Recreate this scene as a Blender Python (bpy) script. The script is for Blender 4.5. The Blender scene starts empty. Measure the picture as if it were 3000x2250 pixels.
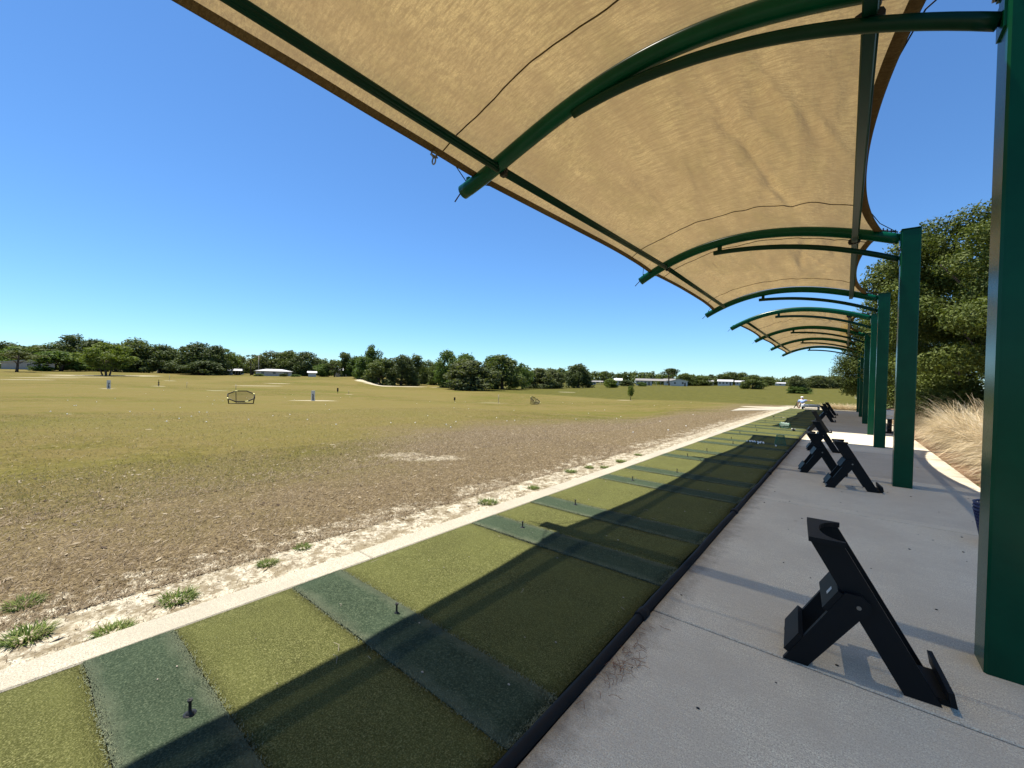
import bpy, math, random
import numpy as np
from mathutils import Vector, Matrix, noise
sc = bpy.context.scene
col = sc.collection
PI = math.pi
rad = math.radians
# ------------------------------------------------------------------ camera
F_W = 1211.43 / 3000.0
YAW, PITCH, ROLL = rad(38.8413), rad(-0.57685), rad(1.54422)
H = 1.55
def cam_axes():
    cy, sy, cp, sp = math.cos(YAW), math.sin(YAW), math.cos(PITCH), math.sin(PITCH)
    F = Vector((-sy*cp, cy*cp, sp)); R0 = Vector((cy, sy, 0)); U0 = R0.cross(F)
    cr, sr = math.cos(ROLL), math.sin(ROLL)
    return F, cr*R0 + sr*U0, -sr*R0 + cr*U0
CF, CR, CU = cam_axes()
cd = bpy.data.cameras.new('camera'); cam = bpy.data.objects.new('camera', cd); col.objects.link(cam)
cd.sensor_width = 36.0; cd.lens = 36.0*F_W; cd.clip_start = 0.05; cd.clip_end = 6000
cam.matrix_world = Matrix(((CR.x, CU.x, -CF.x, 0), (CR.y, CU.y, -CF.y, 0), (CR.z, CU.z, -CF.z, H), (0, 0, 0, 1)))
sc.camera = cam
# ------------------------------------------------------------------ sky, sun, exposure
SUN = Vector((-0.315, -0.037, 1.0)).normalized()
SUN_EL = math.asin(SUN.z); SUN_AZ = math.atan2(SUN.x, SUN.y)
w = bpy.data.worlds.new('World'); sc.world = w; w.use_nodes = True
nt = w.node_tree; nt.nodes.clear()
sky = nt.nodes.new('ShaderNodeTexSky'); sky.sky_type = 'NISHITA'; sky.sun_disc = False
sky.sun_elevation = SUN_EL; sky.sun_rotation = SUN_AZ; sky.altitude = 0; sky.air_density = 1.0; sky.dust_density = 0.0; sky.ozone_density = 10.0
bg = nt.nodes.new('ShaderNodeBackground'); bg.inputs['Strength'].default_value = 0.077
wo = nt.nodes.new('ShaderNodeOutputWorld'); tn = nt.nodes.new('ShaderNodeMix'); tn.data_type = 'RGBA'; tn.blend_type = 'MULTIPLY'; tn.inputs[0].default_value = 1.0; tn.inputs[7].default_value = (.77, .955, 1.03, 1)
nt.links.new(sky.outputs[0], tn.inputs[6]); nt.links.new(tn.outputs[2], bg.inputs[0]); nt.links.new(bg.outputs[0], wo.inputs[0])
sl = bpy.data.lights.new('sun', 'SUN'); sl.energy = 4.6; sl.angle = rad(0.53); sl.color = (1.0, 0.935, 0.83)
so = bpy.data.objects.new('sun', sl); col.objects.link(so); so.rotation_euler = SUN.to_track_quat('Z', 'Y').to_euler()
sc.view_settings.view_transform = 'Standard'; sc.view_settings.look = 'None'; sc.view_settings.gamma = 1
sc.view_settings.exposure = 1.15
sc.cycles.max_bounces = 8; sc.cycles.transparent_max_bounces = 24

# ------------------------------------------------------------------ scene helpers
def tag(o, label=None, cat=None, group=None, kind=None):
    if label: o['label'] = label
    if cat: o['category'] = cat
    if group: o['group'] = group
    if kind: o['kind'] = kind
    return o
def empty(name, loc=(0, 0, 0), rz=0, label=None, cat=None, group=None):
    o = bpy.data.objects.new(name, None); col.objects.link(o); o.empty_display_size = .1
    o.location = loc; o.rotation_euler = (0, 0, rz)
    return tag(o, label, cat, group)
def link(name, me, mat=None, parent=None, loc=None):
    o = bpy.data.objects.new(name, me); col.objects.link(o)
    if mat is not None and not me.materials: me.materials.append(mat)
    if parent: o.parent = parent
    if loc: o.location = loc
    return o
def copy_tree(o, parent=None):
    c = o.copy(); col.objects.link(c)
    if parent: c.parent = parent
    for ch in list(o.children): copy_tree(ch, c)
    return c
class MB:
    def __init__(s): s.v = []; s.f = []; s.sm = []
    def add(s, vs, fs, smooth=False):
        b = len(s.v); s.v += [tuple(q) for q in vs]; s.f += [tuple(i + b for i in f) for f in fs]; s.sm += [smooth]*len(fs); return s
    def box(s, lo, hi, bev=0.0):
        x0, y0, z0 = lo; x1, y1, z1 = hi
        if bev <= 0:
            return s.add([(x0,y0,z0),(x1,y0,z0),(x1,y1,z0),(x0,y1,z0),(x0,y0,z1),(x1,y0,z1),(x1,y1,z1),(x0,y1,z1)],
                         [(3,2,1,0),(4,5,6,7),(0,1,5,4),(1,2,6,5),(2,3,7,6),(3,0,4,7)])
        rings = []
        for z, i in ((z0, bev), (z0+bev, 0), (z1-bev, 0), (z1, bev)):
            b = bev
            rings.append([(x0+b+i*.6,y0+i,z),(x1-b-i*.6,y0+i,z),(x1-i,y0+b+i*.6,z),(x1-i,y1-b-i*.6,z),(x1-b-i*.6,y1-i,z),(x0+b+i*.6,y1-i,z),(x0+i,y1-b-i*.6,z),(x0+i,y0+b+i*.6,z)])
        vs = [p for r in rings for p in r]; fs = [tuple(range(7, -1, -1)), tuple(range(24, 32))]
        for k in range(3):
            for j in range(8): fs.append((k*8+j, k*8+(j+1) % 8, (k+1)*8+(j+1) % 8, (k+1)*8+j))
        return s.add(vs, fs)
    def prism(s, poly, y0, y1):            # polygon in x,z extruded along y
        n = len(poly); vs = [(x, y0, z) for x, z in poly] + [(x, y1, z) for x, z in poly]
        return s.add(vs, [tuple(range(n)), tuple(range(2*n-1, n-1, -1))] + [(i+n, (i+1) % n+n, (i+1) % n, i) for i in range(n)])
    def slab(s, poly, z0, z1):             # polygon in x,y extruded along z
        n = len(poly); vs = [(x, y, z0) for x, y in poly] + [(x, y, z1) for x, y in poly]
        return s.add(vs, [tuple(range(n-1, -1, -1)), tuple(range(n, 2*n))] + [(i, (i+1) % n, (i+1) % n+n, i+n) for i in range(n)])
    def tube(s, pts, r, n=10, cap=True, sq=False):
        pts = [Vector(p) for p in pts]; m = len(pts); vs = []; up = None
        for i, p in enumerate(pts):
            t = (pts[min(i+1, m-1)] - pts[max(i-1, 0)])
            t = t.normalized() if t.length > 1e-9 else Vector((0, 0, 1))
            if up is None: up = Vector((0, 0, 1)) if abs(t.z) < .9 else Vector((0, 1, 0))
            a = up.cross(t).normalized(); b = t.cross(a); up = b
            rr = r[i] if isinstance(r, (list, tuple)) else r
            for k in range(n):
                th = 2*PI*(k+.5*sq)/n; vs.append(p + a*(rr*math.cos(th)) + b*(rr*math.sin(th)))
        fs = [(i*n+k, i*n+(k+1) % n, (i+1)*n+(k+1) % n, (i+1)*n+k) for i in range(m-1) for k in range(n)]
        s.add(vs, fs, smooth=n > 5)
        if cap:
            b = len(s.v)-len(vs)
            s.f += [tuple(b+k for k in range(n-1, -1, -1)), tuple(b+(m-1)*n+k for k in range(n))]; s.sm += [False, False]
        return s
    def lathe(s, prof, n=16, axis=(0, 0), smooth=True):
        vs = [(axis[0]+r*math.cos(2*PI*k/n), axis[1]+r*math.sin(2*PI*k/n), z) for r, z in prof for k in range(n)]
        fs = [(i*n+k, i*n+(k+1) % n, (i+1)*n+(k+1) % n, (i+1)*n+k) for i in range(len(prof)-1) for k in range(n)]
        return s.add(vs, fs, smooth)
    def ball(s, c, r, n=12, m=8, sc3=(1, 1, 1)):
        vs = [(c[0]+sc3[0]*r*math.sin(PI*i/m)*math.cos(2*PI*k/n), c[1]+sc3[1]*r*math.sin(PI*i/m)*math.sin(2*PI*k/n), c[2]-sc3[2]*r*math.cos(PI*i/m)) for i in range(m+1) for k in range(n)]
        return s.add(vs, [(i*n+k, i*n+(k+1) % n, (i+1)*n+(k+1) % n, (i+1)*n+k) for i in range(m) for k in range(n)], True)
    def mesh(s, name):
        me = bpy.data.meshes.new(name); me.from_pydata(s.v, [], s.f); me.polygons.foreach_set('use_smooth', s.sm); me.update(); return me
    def build(s, name, mat, parent=None, loc=None): return link(name, s.mesh(name), mat, parent, loc)
def np_mesh(name, V, nper, attr=None, smooth=False):
    """V (N, nper, 3): N separate faces"""
    N = V.shape[0]; me = bpy.data.meshes.new(name)
    me.vertices.add(N*nper); me.vertices.foreach_set('co', V.reshape(-1).astype(np.float32))
    me.loops.add(N*nper); me.loops.foreach_set('vertex_index', np.arange(N*nper, dtype=np.int32))
    me.polygons.add(N); me.polygons.foreach_set('loop_start', np.arange(0, N*nper, nper, dtype=np.int32))
    if attr is not None:
        a = me.color_attributes.new('tint', 'FLOAT_COLOR', 'POINT')
        c = np.ones((N, nper, 4), np.float32); c[:, :, :3] = attr[:, None, :]; a.data.foreach_set('color', c.reshape(-1))
    me.update(calc_edges=True); return me

# ------------------------------------------------------------------ materials
class NT:
    def __init__(s, name):
        s.m = bpy.data.materials.new(name); s.m.use_nodes = True; s.t = s.m.node_tree; s.t.nodes.clear()
        s.out = s.n('ShaderNodeOutputMaterial'); s.geo = s.n('ShaderNodeNewGeometry'); s.pos = s.geo.outputs['Position']
        s.p = s.n('ShaderNodeBsdfPrincipled'); s.l(s.p.outputs[0], s.out.inputs[0])
    def n(s, k): return s.t.nodes.new(k)
    def l(s, a, b): s.t.links.new(a, b)
    def mapv(s, scale=(1, 1, 1), rot=(0, 0, 0), src=None):
        m = s.n('ShaderNodeMapping'); m.inputs['Scale'].default_value = scale; m.inputs['Rotation'].default_value = rot; s.l(src or s.pos, m.inputs[0]); return m.outputs[0]
    def noise(s, scale, detail=4, rough=.6, vec=None, dist=0):
        q = s.n('ShaderNodeTexNoise'); q.inputs['Scale'].default_value = scale; q.inputs['Detail'].default_value = detail; q.inputs['Roughness'].default_value = rough; q.inputs['Distortion'].default_value = dist
        s.l(vec or s.pos, q.inputs['Vector']); return q.outputs['Fac']
    def ramp(s, fac, stops):
        r = s.n('ShaderNodeValToRGB'); e = r.color_ramp.elements
        while len(e) < len(stops): e.new(.5)
        for i, (p, c) in enumerate(stops):
            e[i].position = p; e[i].color = (c, c, c, 1) if isinstance(c, (int, float)) else (*c, 1)
        s.l(fac, r.inputs[0]); return r.outputs[0]
    def mix(s, f, a, b, mode='MIX'):
        m = s.n('ShaderNodeMix'); m.data_type = 'RGBA'; m.blend_type = mode
        if isinstance(f, (int, float)): m.inputs[0].default_value = f
        else: s.l(f, m.inputs[0])
        for i, q in ((6, a), (7, b)):
            if isinstance(q, (tuple, list)): m.inputs[i].default_value = (*q, 1)
            else: s.l(q, m.inputs[i])
        return m.outputs[2]
    def math(s, op, a, b=None, clamp=False):
        m = s.n('ShaderNodeMath'); m.operation = op; m.use_clamp = clamp
        for i, q in enumerate((a, b)):
            if q is None: continue
            if isinstance(q, (int, float)): m.inputs[i].default_value = q
            else: s.l(q, m.inputs[i])
        return m.outputs[0]
    def attr(s, name):
        a = s.n('ShaderNodeAttribute'); a.attribute_name = name; return a
    def bump(s, h, strength=.5, dist=.01):
        b = s.n('ShaderNodeBump'); b.inputs['Strength'].default_value = strength; b.inputs['Distance'].default_value = dist; s.l(h, b.inputs['Height']); s.l(b.outputs[0], s.p.inputs['Normal']); return b.outputs[0]
    def base(s, c, rough=.8, spec=.3, metal=0):
        if isinstance(c, (tuple, list)): s.p.inputs['Base Color'].default_value = (*c, 1)
        else: s.l(c, s.p.inputs['Base Color'])
        s.p.inputs['Roughness'].default_value = rough; s.p.inputs['Specular IOR Level'].default_value = spec; s.p.inputs['Metallic'].default_value = metal
        return s
def flat(name, c, rough=.6, spec=.4, metal=0, var=.15, scale=6):
    t = NT(name); f = t.noise(scale, 5); t.base(t.mix(t.ramp(f, [(.3, 1-var), (.7, 1+var)]), tuple(c), tuple(c), 'MIX'), rough, spec, metal)
    v = t.ramp(f, [(.3, tuple(x*(1-var) for x in c)), (.7, tuple(min(1, x*(1+var)) for x in c))]); t.base(v, rough, spec, metal); return t.m
M = {}
def turf(name, dark, mid, light, scale):
    t = NT(name); f = t.noise(scale, 3, .7); g = t.noise(2.2, 4, .6); h = t.noise(scale*.33, 3, .7)
    c = t.ramp(f, [(.3, dark), (.5, mid), (.68, light)])
    c = t.mix(t.ramp(h, [(.35, .45), (.62, 0.0)]), c, dark)
    c = t.mix(t.ramp(g, [(.35, 0.0), (.7, .45)]), c, tuple(x*1.35 for x in mid))
    t.base(c, .95, .04); t.bump(f, .9, .012); return t.m
M['mat'] = turf('olive_turf', (.029, .032, .010), (.088, .094, .030), (.245, .240, .105), 135)
M['strip'] = turf('dark_green_turf', (.014, .024, .014), (.041, .059, .036), (.112, .138, .086), 110)
_m = M['strip']; _t = _m.node_tree; _p = [n for n in _t.nodes if n.type == 'BSDF_PRINCIPLED'][0]; _c = _p.inputs['Base Color'].links[0].from_socket   # pile worn pale along its long edges
_tc = _t.nodes.new('ShaderNodeTexCoord'); _sx = _t.nodes.new('ShaderNodeSeparateXYZ'); _t.links.new(_tc.outputs['Object'], _sx.inputs[0])
_a = _t.nodes.new('ShaderNodeMath'); _a.operation = 'SUBTRACT'; _t.links.new(_sx.outputs[1], _a.inputs[0]); _a.inputs[1].default_value = .186
_b = _t.nodes.new('ShaderNodeMath'); _b.operation = 'ABSOLUTE'; _t.links.new(_a.outputs[0], _b.inputs[0])
_nz = _t.nodes.new('ShaderNodeTexNoise'); _nz.inputs['Scale'].default_value = 7; _nz.inputs['Detail'].default_value = 5; _nz.inputs['Roughness'].default_value = .7
_g = _t.nodes.new('ShaderNodeNewGeometry'); _t.links.new(_g.outputs['Position'], _nz.inputs['Vector'])
_d = _t.nodes.new('ShaderNodeMath'); _d.operation = 'MULTIPLY_ADD'; _t.links.new(_nz.outputs['Fac'], _d.inputs[0]); _d.inputs[1].default_value = .16; _t.links.new(_b.outputs[0], _d.inputs[2])
_r = _t.nodes.new('ShaderNodeValToRGB'); _r.color_ramp.elements[0].position = .19; _r.color_ramp.elements[0].color = (0, 0, 0, 1); _r.color_ramp.elements[1].position = .285; _r.color_ramp.elements[1].color = (.75, .75, .75, 1); _t.links.new(_d.outputs[0], _r.inputs[0])
_x = _t.nodes.new('ShaderNodeMix'); _x.data_type = 'RGBA'; _t.links.new(_r.outputs[0], _x.inputs[0]); _t.links.new(_c, _x.inputs[6]); _x.inputs[7].default_value = (.125, .142, .092, 1); _t.links.new(_x.outputs[2], _p.inputs['Base Color'])
M['fringe'] = turf('frayed_turf', (.10, .115, .07), (.155, .175, .11), (.23, .24, .165), 60)
M['rubber'] = flat('black_rubber', (.010, .010, .010), .55, .4)
def concrete(name, c, streak=1.0):
    t = NT(name); sp = t.noise(150, 2, .8); st = t.noise(9, 5, .65, t.mapv((1.0, 9.0, 1))); bl = t.noise(.9, 5, .6); sp2 = t.noise(420, 1)
    k = t.ramp(sp, [(.35, tuple(x*.38 for x in c)), (.5, tuple(x*.95 for x in c)), (.64, tuple(min(.95, x*1.35) for x in c))]); sp3 = t.noise(55, 3, .75); k = t.mix(t.ramp(sp3, [(.34, .5), (.52, 0.0)]), k, tuple(x*.6 for x in c))
    k = t.mix(t.ramp(st, [(.38, .5*streak), (.6, 0.0)]), k, tuple(x*.62 for x in c))
    k = t.mix(t.ramp(bl, [(.40, .6), (.58, 0.0)]), k, tuple(x*.66 for x in c))
    return t, k, sp, st
t, k, sp, st = concrete('broom_concrete', (.80, .69, .51))
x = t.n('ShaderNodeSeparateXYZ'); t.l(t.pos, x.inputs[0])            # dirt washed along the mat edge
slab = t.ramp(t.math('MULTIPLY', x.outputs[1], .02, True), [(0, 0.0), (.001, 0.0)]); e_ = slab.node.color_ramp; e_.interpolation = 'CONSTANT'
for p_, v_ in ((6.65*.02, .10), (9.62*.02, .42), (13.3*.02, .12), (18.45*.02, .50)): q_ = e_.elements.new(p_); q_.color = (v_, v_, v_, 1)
k = t.mix(slab, k, (.20, .18, .16))                                  # tone stepped along the deck, darker between some of the joints
dm = t.math('ADD', x.outputs[0], 1.0); dm = t.math('DIVIDE', dm, .30); dn = t.math('MULTIPLY', t.noise(7, 5, .75), 1.3)
dm = t.math('SUBTRACT', dn, dm, True)
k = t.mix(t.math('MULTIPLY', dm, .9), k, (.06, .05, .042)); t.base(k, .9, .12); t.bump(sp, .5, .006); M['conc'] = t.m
t, k, sp, st = concrete('pale_kerb', (.42, .385, .30), .9); t.base(k, .85, .25); t.bump(sp, .5, .006); M['kerb'] = t.m
def paint(name, c, rough):
    t = NT(name); f = t.noise(3, 4); g = t.noise(40, 3)
    t.base(t.ramp(f, [(.3, tuple(x*.85 for x in c)), (.7, tuple(x*1.15 for x in c))]), rough, .16)
    t.bump(t.noise(6, 2), .03, .004); return t.m
M['green'] = paint('green_paint', (.0005, .054, .026), .24)
M['green2'] = paint('dark_green_paint', (.0005, .026, .014), .3)
M['steel'] = flat('galvanised_steel', (.22, .22, .21), .4, .5, .9)
M['alu'] = flat('aluminium', (.62, .62, .60), .35, .5, .8)
M['bench'] = flat('pale_aluminium', (.72, .72, .70), .45, .4, .15, .05)
M['lumber'] = paint('black_recycled_plastic', (.006, .0075, .009), .5)
M['white'] = flat('white_plastic', (.72, .72, .68), .5, .4, 0, .06)
M['ballw'] = flat('golf_ball_white', (.80, .80, .78), .3, .5, 0, .03)
M['wiregreen'] = flat('green_wire', (.008, .13, .07), .4, .5)
M['wireblue'] = flat('blue_wire', (.010, .020, .085), .4, .5)
M['black'] = flat('black_plastic', (.010, .010, .010), .75, .2)
M['navy'] = flat('navy_bolt', (.012, .01, .06), .4, .5)
M['yellowish'] = flat('pale_yellow_sleeve', (.62, .56, .22), .6, .3)
M['signgrey'] = flat('sign_panel', (.58, .56, .51), .6, .3, 0, .08)
M['ink'] = flat('black_digits', (.01, .01, .012), .6, .3)
M['bark'] = flat('bark', (.085, .065, .05), .9, .2, 0, .4, 3)
M['skin'] = flat('skin', (.55, .33, .23), .6, .3, 0, .05)
M['shirt'] = flat('blue_shirt', (.30, .40, .66), .8, .2, 0, .1)
M['cap'] = flat('white_cap', (.78, .78, .76), .8, .2, 0, .05)
M['trouser'] = flat('khaki_cloth', (.45, .40, .30), .8, .2, 0, .1)
M['houseg'] = flat('grey_siding', (.42, .385, .34), .8, .3, 0, .08, 1)
M['housew'] = flat('white_siding', (.50, .49, .46), .8, .3, 0, .06, 1)
M['roofw'] = flat('white_metal_roof', (.48, .48, .48), .5, .4, 0, .06, 1)
M['roofg'] = flat('grey_shingle_roof', (.20, .19, .18), .85, .3, 0, .15, 2)
M['glass'] = flat('window_glass', (.03, .04, .05), .1, .6)
M['wood'] = flat('weathered_wood', (.30, .26, .21), .85, .2, 0, .3, 5)
M['carred'] = flat('dark_car_paint', (.05, .05, .06), .3, .5)
# shade cloth: a knit that lets a little sun straight through, the rest glows through the threads
def cloth(name, refl, trans, hole):
    t = NT(name); t.t.nodes.remove(t.p)
    f = t.noise(75, 2, .8); wv = t.noise(3.0, 5, .65, t.mapv((1.0, .22, 1), (0, 0, .25))); st = t.noise(1.3, 6, .68, t.mapv((1.5, .42, 1), (0, 0, .35))); ln = t.noise(13, 5, .7, t.mapv((.09, 1.2, 1), (0, 0, .12)))
    ln2 = t.noise(11, 5, .7, t.mapv((1.2, .07, 1), (0, 0, -.15)))
    v = t.mix(t.ramp(f, [(.3, .55), (.7, 0.0)]), (1.25, 1.22, 1.1), (.52, .52, .48))
    v = t.mix(t.ramp(st, [(.44, 0.0), (.66, .8)]), v, (.66, .66, .45)); lin = t.noise(42, 3, .75, t.mapv((.10, 1, 1), (0, 0, .05))); v = t.mix(t.ramp(lin, [(.40, .7), (.58, 0.0)]), v, (.60, .55, .44))
    v = t.mix(t.ramp(wv, [(.42, 0.0), (.62, .5)]), v, (.70, .64, .55))
    v = t.mix(t.ramp(ln, [(.46, 0.0), (.68, .36)]), v, (.62, .56, .44))
    v = t.mix(t.ramp(ln2, [(.47, 0.0), (.70, .34)]), v, (.64, .58, .46))
    d = t.n('ShaderNodeBsdfDiffuse'); t.l(t.mix(1.0, v, refl, 'MULTIPLY'), d.inputs[0])
    tr = t.n('ShaderNodeBsdfTranslucent'); t.l(t.mix(1.0, v, trans, 'MULTIPLY'), tr.inputs[0])
    b = t.n('ShaderNodeBump'); b.inputs['Strength'].default_value = .8; b.inputs['Distance'].default_value = .05
    t.l(t.mix(.5, wv, ln), b.inputs['Height']); t.l(b.outputs[0], d.inputs['Normal']); t.l(b.outputs[0], tr.inputs['Normal'])
    ad = t.n('ShaderNodeAddShader'); t.l(d.outputs[0], ad.inputs[0]); t.l(tr.outputs[0], ad.inputs[1])
    tp = t.n('ShaderNodeBsdfTransparent'); mx = t.n('ShaderNodeMixShader'); mx.inputs[0].default_value = hole
    t.l(ad.outputs[0], mx.inputs[1]); t.l(tp.outputs[0], mx.inputs[2]); t.l(mx.outputs[0], t.out.inputs[0]); return t.m
M['cloth'] = cloth('tan_shade_cloth', (.33, .24, .12), (.148, .108, .043), .058)
M['hem'] = cloth('doubled_cloth_hem', (.115, .088, .052), (.020, .014, .007), .0)
M['net'] = None
t = NT('practice_net'); t.base((.05, .05, .04), .8); tp = t.n('ShaderNodeBsdfTransparent'); mx = t.n('ShaderNodeMixShader'); mx.inputs[0].default_value = .68
t.l(t.p.outputs[0], mx.inputs[1]); t.l(tp.outputs[0], mx.inputs[2]); t.l(mx.outputs[0], t.out.inputs[0]); M['net'] = t.m
def foliage(name, lo, hi, transl=.35, rough=.5):
    t = NT(name); oi = t.n('ShaderNodeObjectInfo'); f = t.noise(.9, 3); g = t.noise(9, 2)
    c = t.ramp(g, [(.3, lo), (.7, hi)]); c = t.mix(t.ramp(f, [(.4, 0.0), (.65, .5)]), c, tuple(x*1.25 for x in hi))
    c = t.mix(t.math('MULTIPLY', oi.outputs['Random'], .35), c, tuple(x*.8 for x in lo)); c = t.mix(1.0, c, (1.18, 1.16, .92), 'MULTIPLY')
    t.base(c, max(rough, .62), .14); tr = t.n('ShaderNodeBsdfTranslucent'); t.l(t.mix(1.0, c, (1.15, 1.2, .5), 'MULTIPLY'), tr.inputs[0])
    mx = t.n('ShaderNodeMixShader'); mx.inputs[0].default_value = transl; t.l(t.p.outputs[0], mx.inputs[1]); t.l(tr.outputs[0], mx.inputs[2]); t.l(mx.outputs[0], t.out.inputs[0]); return t.m
M['leaf_oak'] = foliage('oak_leaves', (.046, .066, .026), (.098, .122, .048))
M['leaf_dark'] = foliage('dark_leaves', (.036, .052, .022), (.075, .098, .042), .25)
M['leaf_grey'] = foliage('grey_green_leaves', (.045, .060, .032), (.10, .115, .060))
M['leaf_bright'] = foliage('bright_leaves', (.060, .092, .022), (.125, .158, .040))
M['leaf_mid'] = foliage('mid_green_leaves', (.045, .078, .022), (.09, .135, .040))
M['leaf_near'] = foliage('near_oak_leaves', (.034, .052, .014), (.110, .135, .038), .22, .6)
M['weed'] = foliage('weed_leaves', (.05, .095, .018), (.11, .16, .035))
t = NT('straw_blades'); a = t.attr('tint'); ac = t.mix(1.0, a.outputs['Color'], (.74, .73, .70), 'MULTIPLY'); t.base(ac, .7, .2)
tr = t.n('ShaderNodeBsdfTranslucent'); t.l(ac, tr.inputs[0]); mx = t.n('ShaderNodeMixShader'); mx.inputs[0].default_value = .3
t.l(t.p.outputs[0], mx.inputs[1]); t.l(tr.outputs[0], mx.inputs[2]); t.l(mx.outputs[0], t.out.inputs[0]); M['straw'] = t.m
# field: sand by the kerb, dead thatch, then thin yellow-green turf with bare patches
t = NT('range_turf'); x = t.n('ShaderNodeSeparateXYZ'); t.l(t.pos, x.inputs[0]); X = x.outputs[0]
n1 = t.noise(.55, 6, .65); n2 = t.noise(.13, 5, .6); n3 = t.noise(45, 3, .75); n4 = t.noise(9, 5, .75); n5 = t.noise(.035, 4, .55); n6 = t.noise(1.6, 6, .7)
grass = t.ramp(n3, [(.28, (.056, .052, .012)), (.5, (.150, .131, .029)), (.7, (.26, .225, .072))])
grass = t.mix(t.ramp(n4, [(.36, .7), (.56, 0.0)]), grass, (.055, .056, .012)); n7 = t.noise(3.2, 6, .75); grass = t.mix(t.ramp(n7, [(.50, 0.0), (.64, .6)]), grass, (.245, .205, .085)); grass = t.mix(t.ramp(n7, [(.36, .55), (.48, 0.0)]), grass, (.092, .090, .020)); n8 = t.noise(15, 4, .8); grass = t.mix(1.0, grass, t.ramp(n8, [(.34, .55), (.5, 1.0), (.66, 1.5)]), 'MULTIPLY'); grass = t.mix(t.ramp(n6, [(.50, 0.0), (.66, .55)]), grass, (.215, .185, .070))
grass = t.mix(t.ramp(n1, [(.44, 0.0), (.58, .6)]), grass, (.200, .150, .066))
grass = t.mix(t.ramp(n2, [(.50, 0.0), (.60, .6)]), grass, (.125, .130, .026))
grass = t.mix(t.ramp(n5, [(.45, 0.0), (.55, .6)]), grass, (.205, .165, .062))
dead = t.ramp(n3, [(.28, (.070, .052, .030)), (.5, (.205, .158, .095)), (.7, (.40, .32, .21))])
dead = t.mix(t.ramp(n4, [(.35, .6), (.6, 0.0)]), dead, (.075, .055, .036))
sand = t.ramp(n3, [(.28, (.34, .30, .25)), (.5, (.62, .57, .49)), (.7, (.82, .77, .69))])
sand = t.mix(t.ramp(n4, [(.42, .85), (.56, 0.0)]), sand, (.21, .168, .12)); sand = t.mix(t.ramp(t.noise(4.5, 5, .7), [(.40, .6), (.54, 0.0)]), sand, (.30, .25, .175))
yo = t.ramp(t.math('MULTIPLY', x.outputs[1], .025, True), [(.0, .02), (.10, .06), (.22, .80), (.36, .72), (.62, .12)])
e = t.math('ADD', t.math('ADD', X, t.math('MULTIPLY', yo, 5.2)), t.math('MULTIPLY', t.math('SUBTRACT', n1, .5), 7.0)); e = t.math('ADD', e, t.math('MULTIPLY', t.math('SUBTRACT', n4, .5), 1.2))
fd = t.ramp(t.math('MULTIPLY_ADD' if False else 'ADD', t.math('MULTIPLY', e, .22), 2.0, True), [(-.0, 0.0), (.95, 1.0)])
c = t.mix(fd, grass, dead)
s = t.math('ADD', X, t.math('MULTIPLY', t.math('SUBTRACT', n6, .5), 1.5)); s = t.math('ADD', s, t.math('MULTIPLY', t.math('SUBTRACT', n4, .5), 1.9)); s = t.math('ADD', s, t.math('MULTIPLY', t.math('SUBTRACT', t.noise(3.4, 4, .6), .5), 1.3))
fs = t.ramp(t.math('ADD', t.math('MULTIPLY', s, 1.0), 4.45, True), [(.18, 0.0), (.55, 1.0)])
c = t.mix(fs, c, sand)
bare = t.ramp(t.math('MULTIPLY', t.noise(.9, 6, .7, t.mapv((1, 1, 0))), 1.0), [(.665, 0.0), (.70, .8)])
c = t.mix(bare, c, (.46, .40, .31))
a = t.attr('mask'); sr = t.n('ShaderNodeSeparateColor'); t.l(a.outputs['Color'], sr.inputs[0])
rough_c = t.ramp(t.noise(.9, 7, .8), [(.3, (.050, .056, .013)), (.55, (.118, .112, .028)), (.75, (.20, .165, .055))])
c = t.mix(sr.outputs[0], c, rough_c)
ms = t.math('MULTIPLY', sr.outputs[1], 1.0); ms = t.ramp(t.math('ADD', ms, t.math('ADD', t.math('MULTIPLY', t.math('SUBTRACT', n4, .5), 2.1), t.math('MULTIPLY', t.math('SUBTRACT', n3, .5), .9))), [(.46, 0.0), (.95, .9)])
c = t.mix(ms, c, (.58, .52, .43))
lawn = t.ramp(n3, [(.3, (.05, .075, .02)), (.7, (.13, .14, .045))])
c = t.mix(sr.outputs[2], c, lawn)
c = t.mix(1.0, c, (.725, .722, .645), 'MULTIPLY'); t.base(c, .95, .04); t.bump(t.mix(.5, n3, n4), 1.0, .035); M['field'] = t.m
t = NT('pine_straw_mulch'); f = t.noise(40, 5, .75, t.mapv((1, .5, 1), (0, 0, .6))); g = t.noise(3, 4)
c = t.ramp(f, [(.3, (.05, .025, .014)), (.5, (.16, .092, .052)), (.7, (.30, .20, .12))]); c = t.mix(t.ramp(g, [(.4, 0.0), (.7, .5)]), c, (.33, .22, .13))
t.base(c, .9, .15); t.bump(f, 1.0, .04); M['mulch'] = t.m

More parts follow.
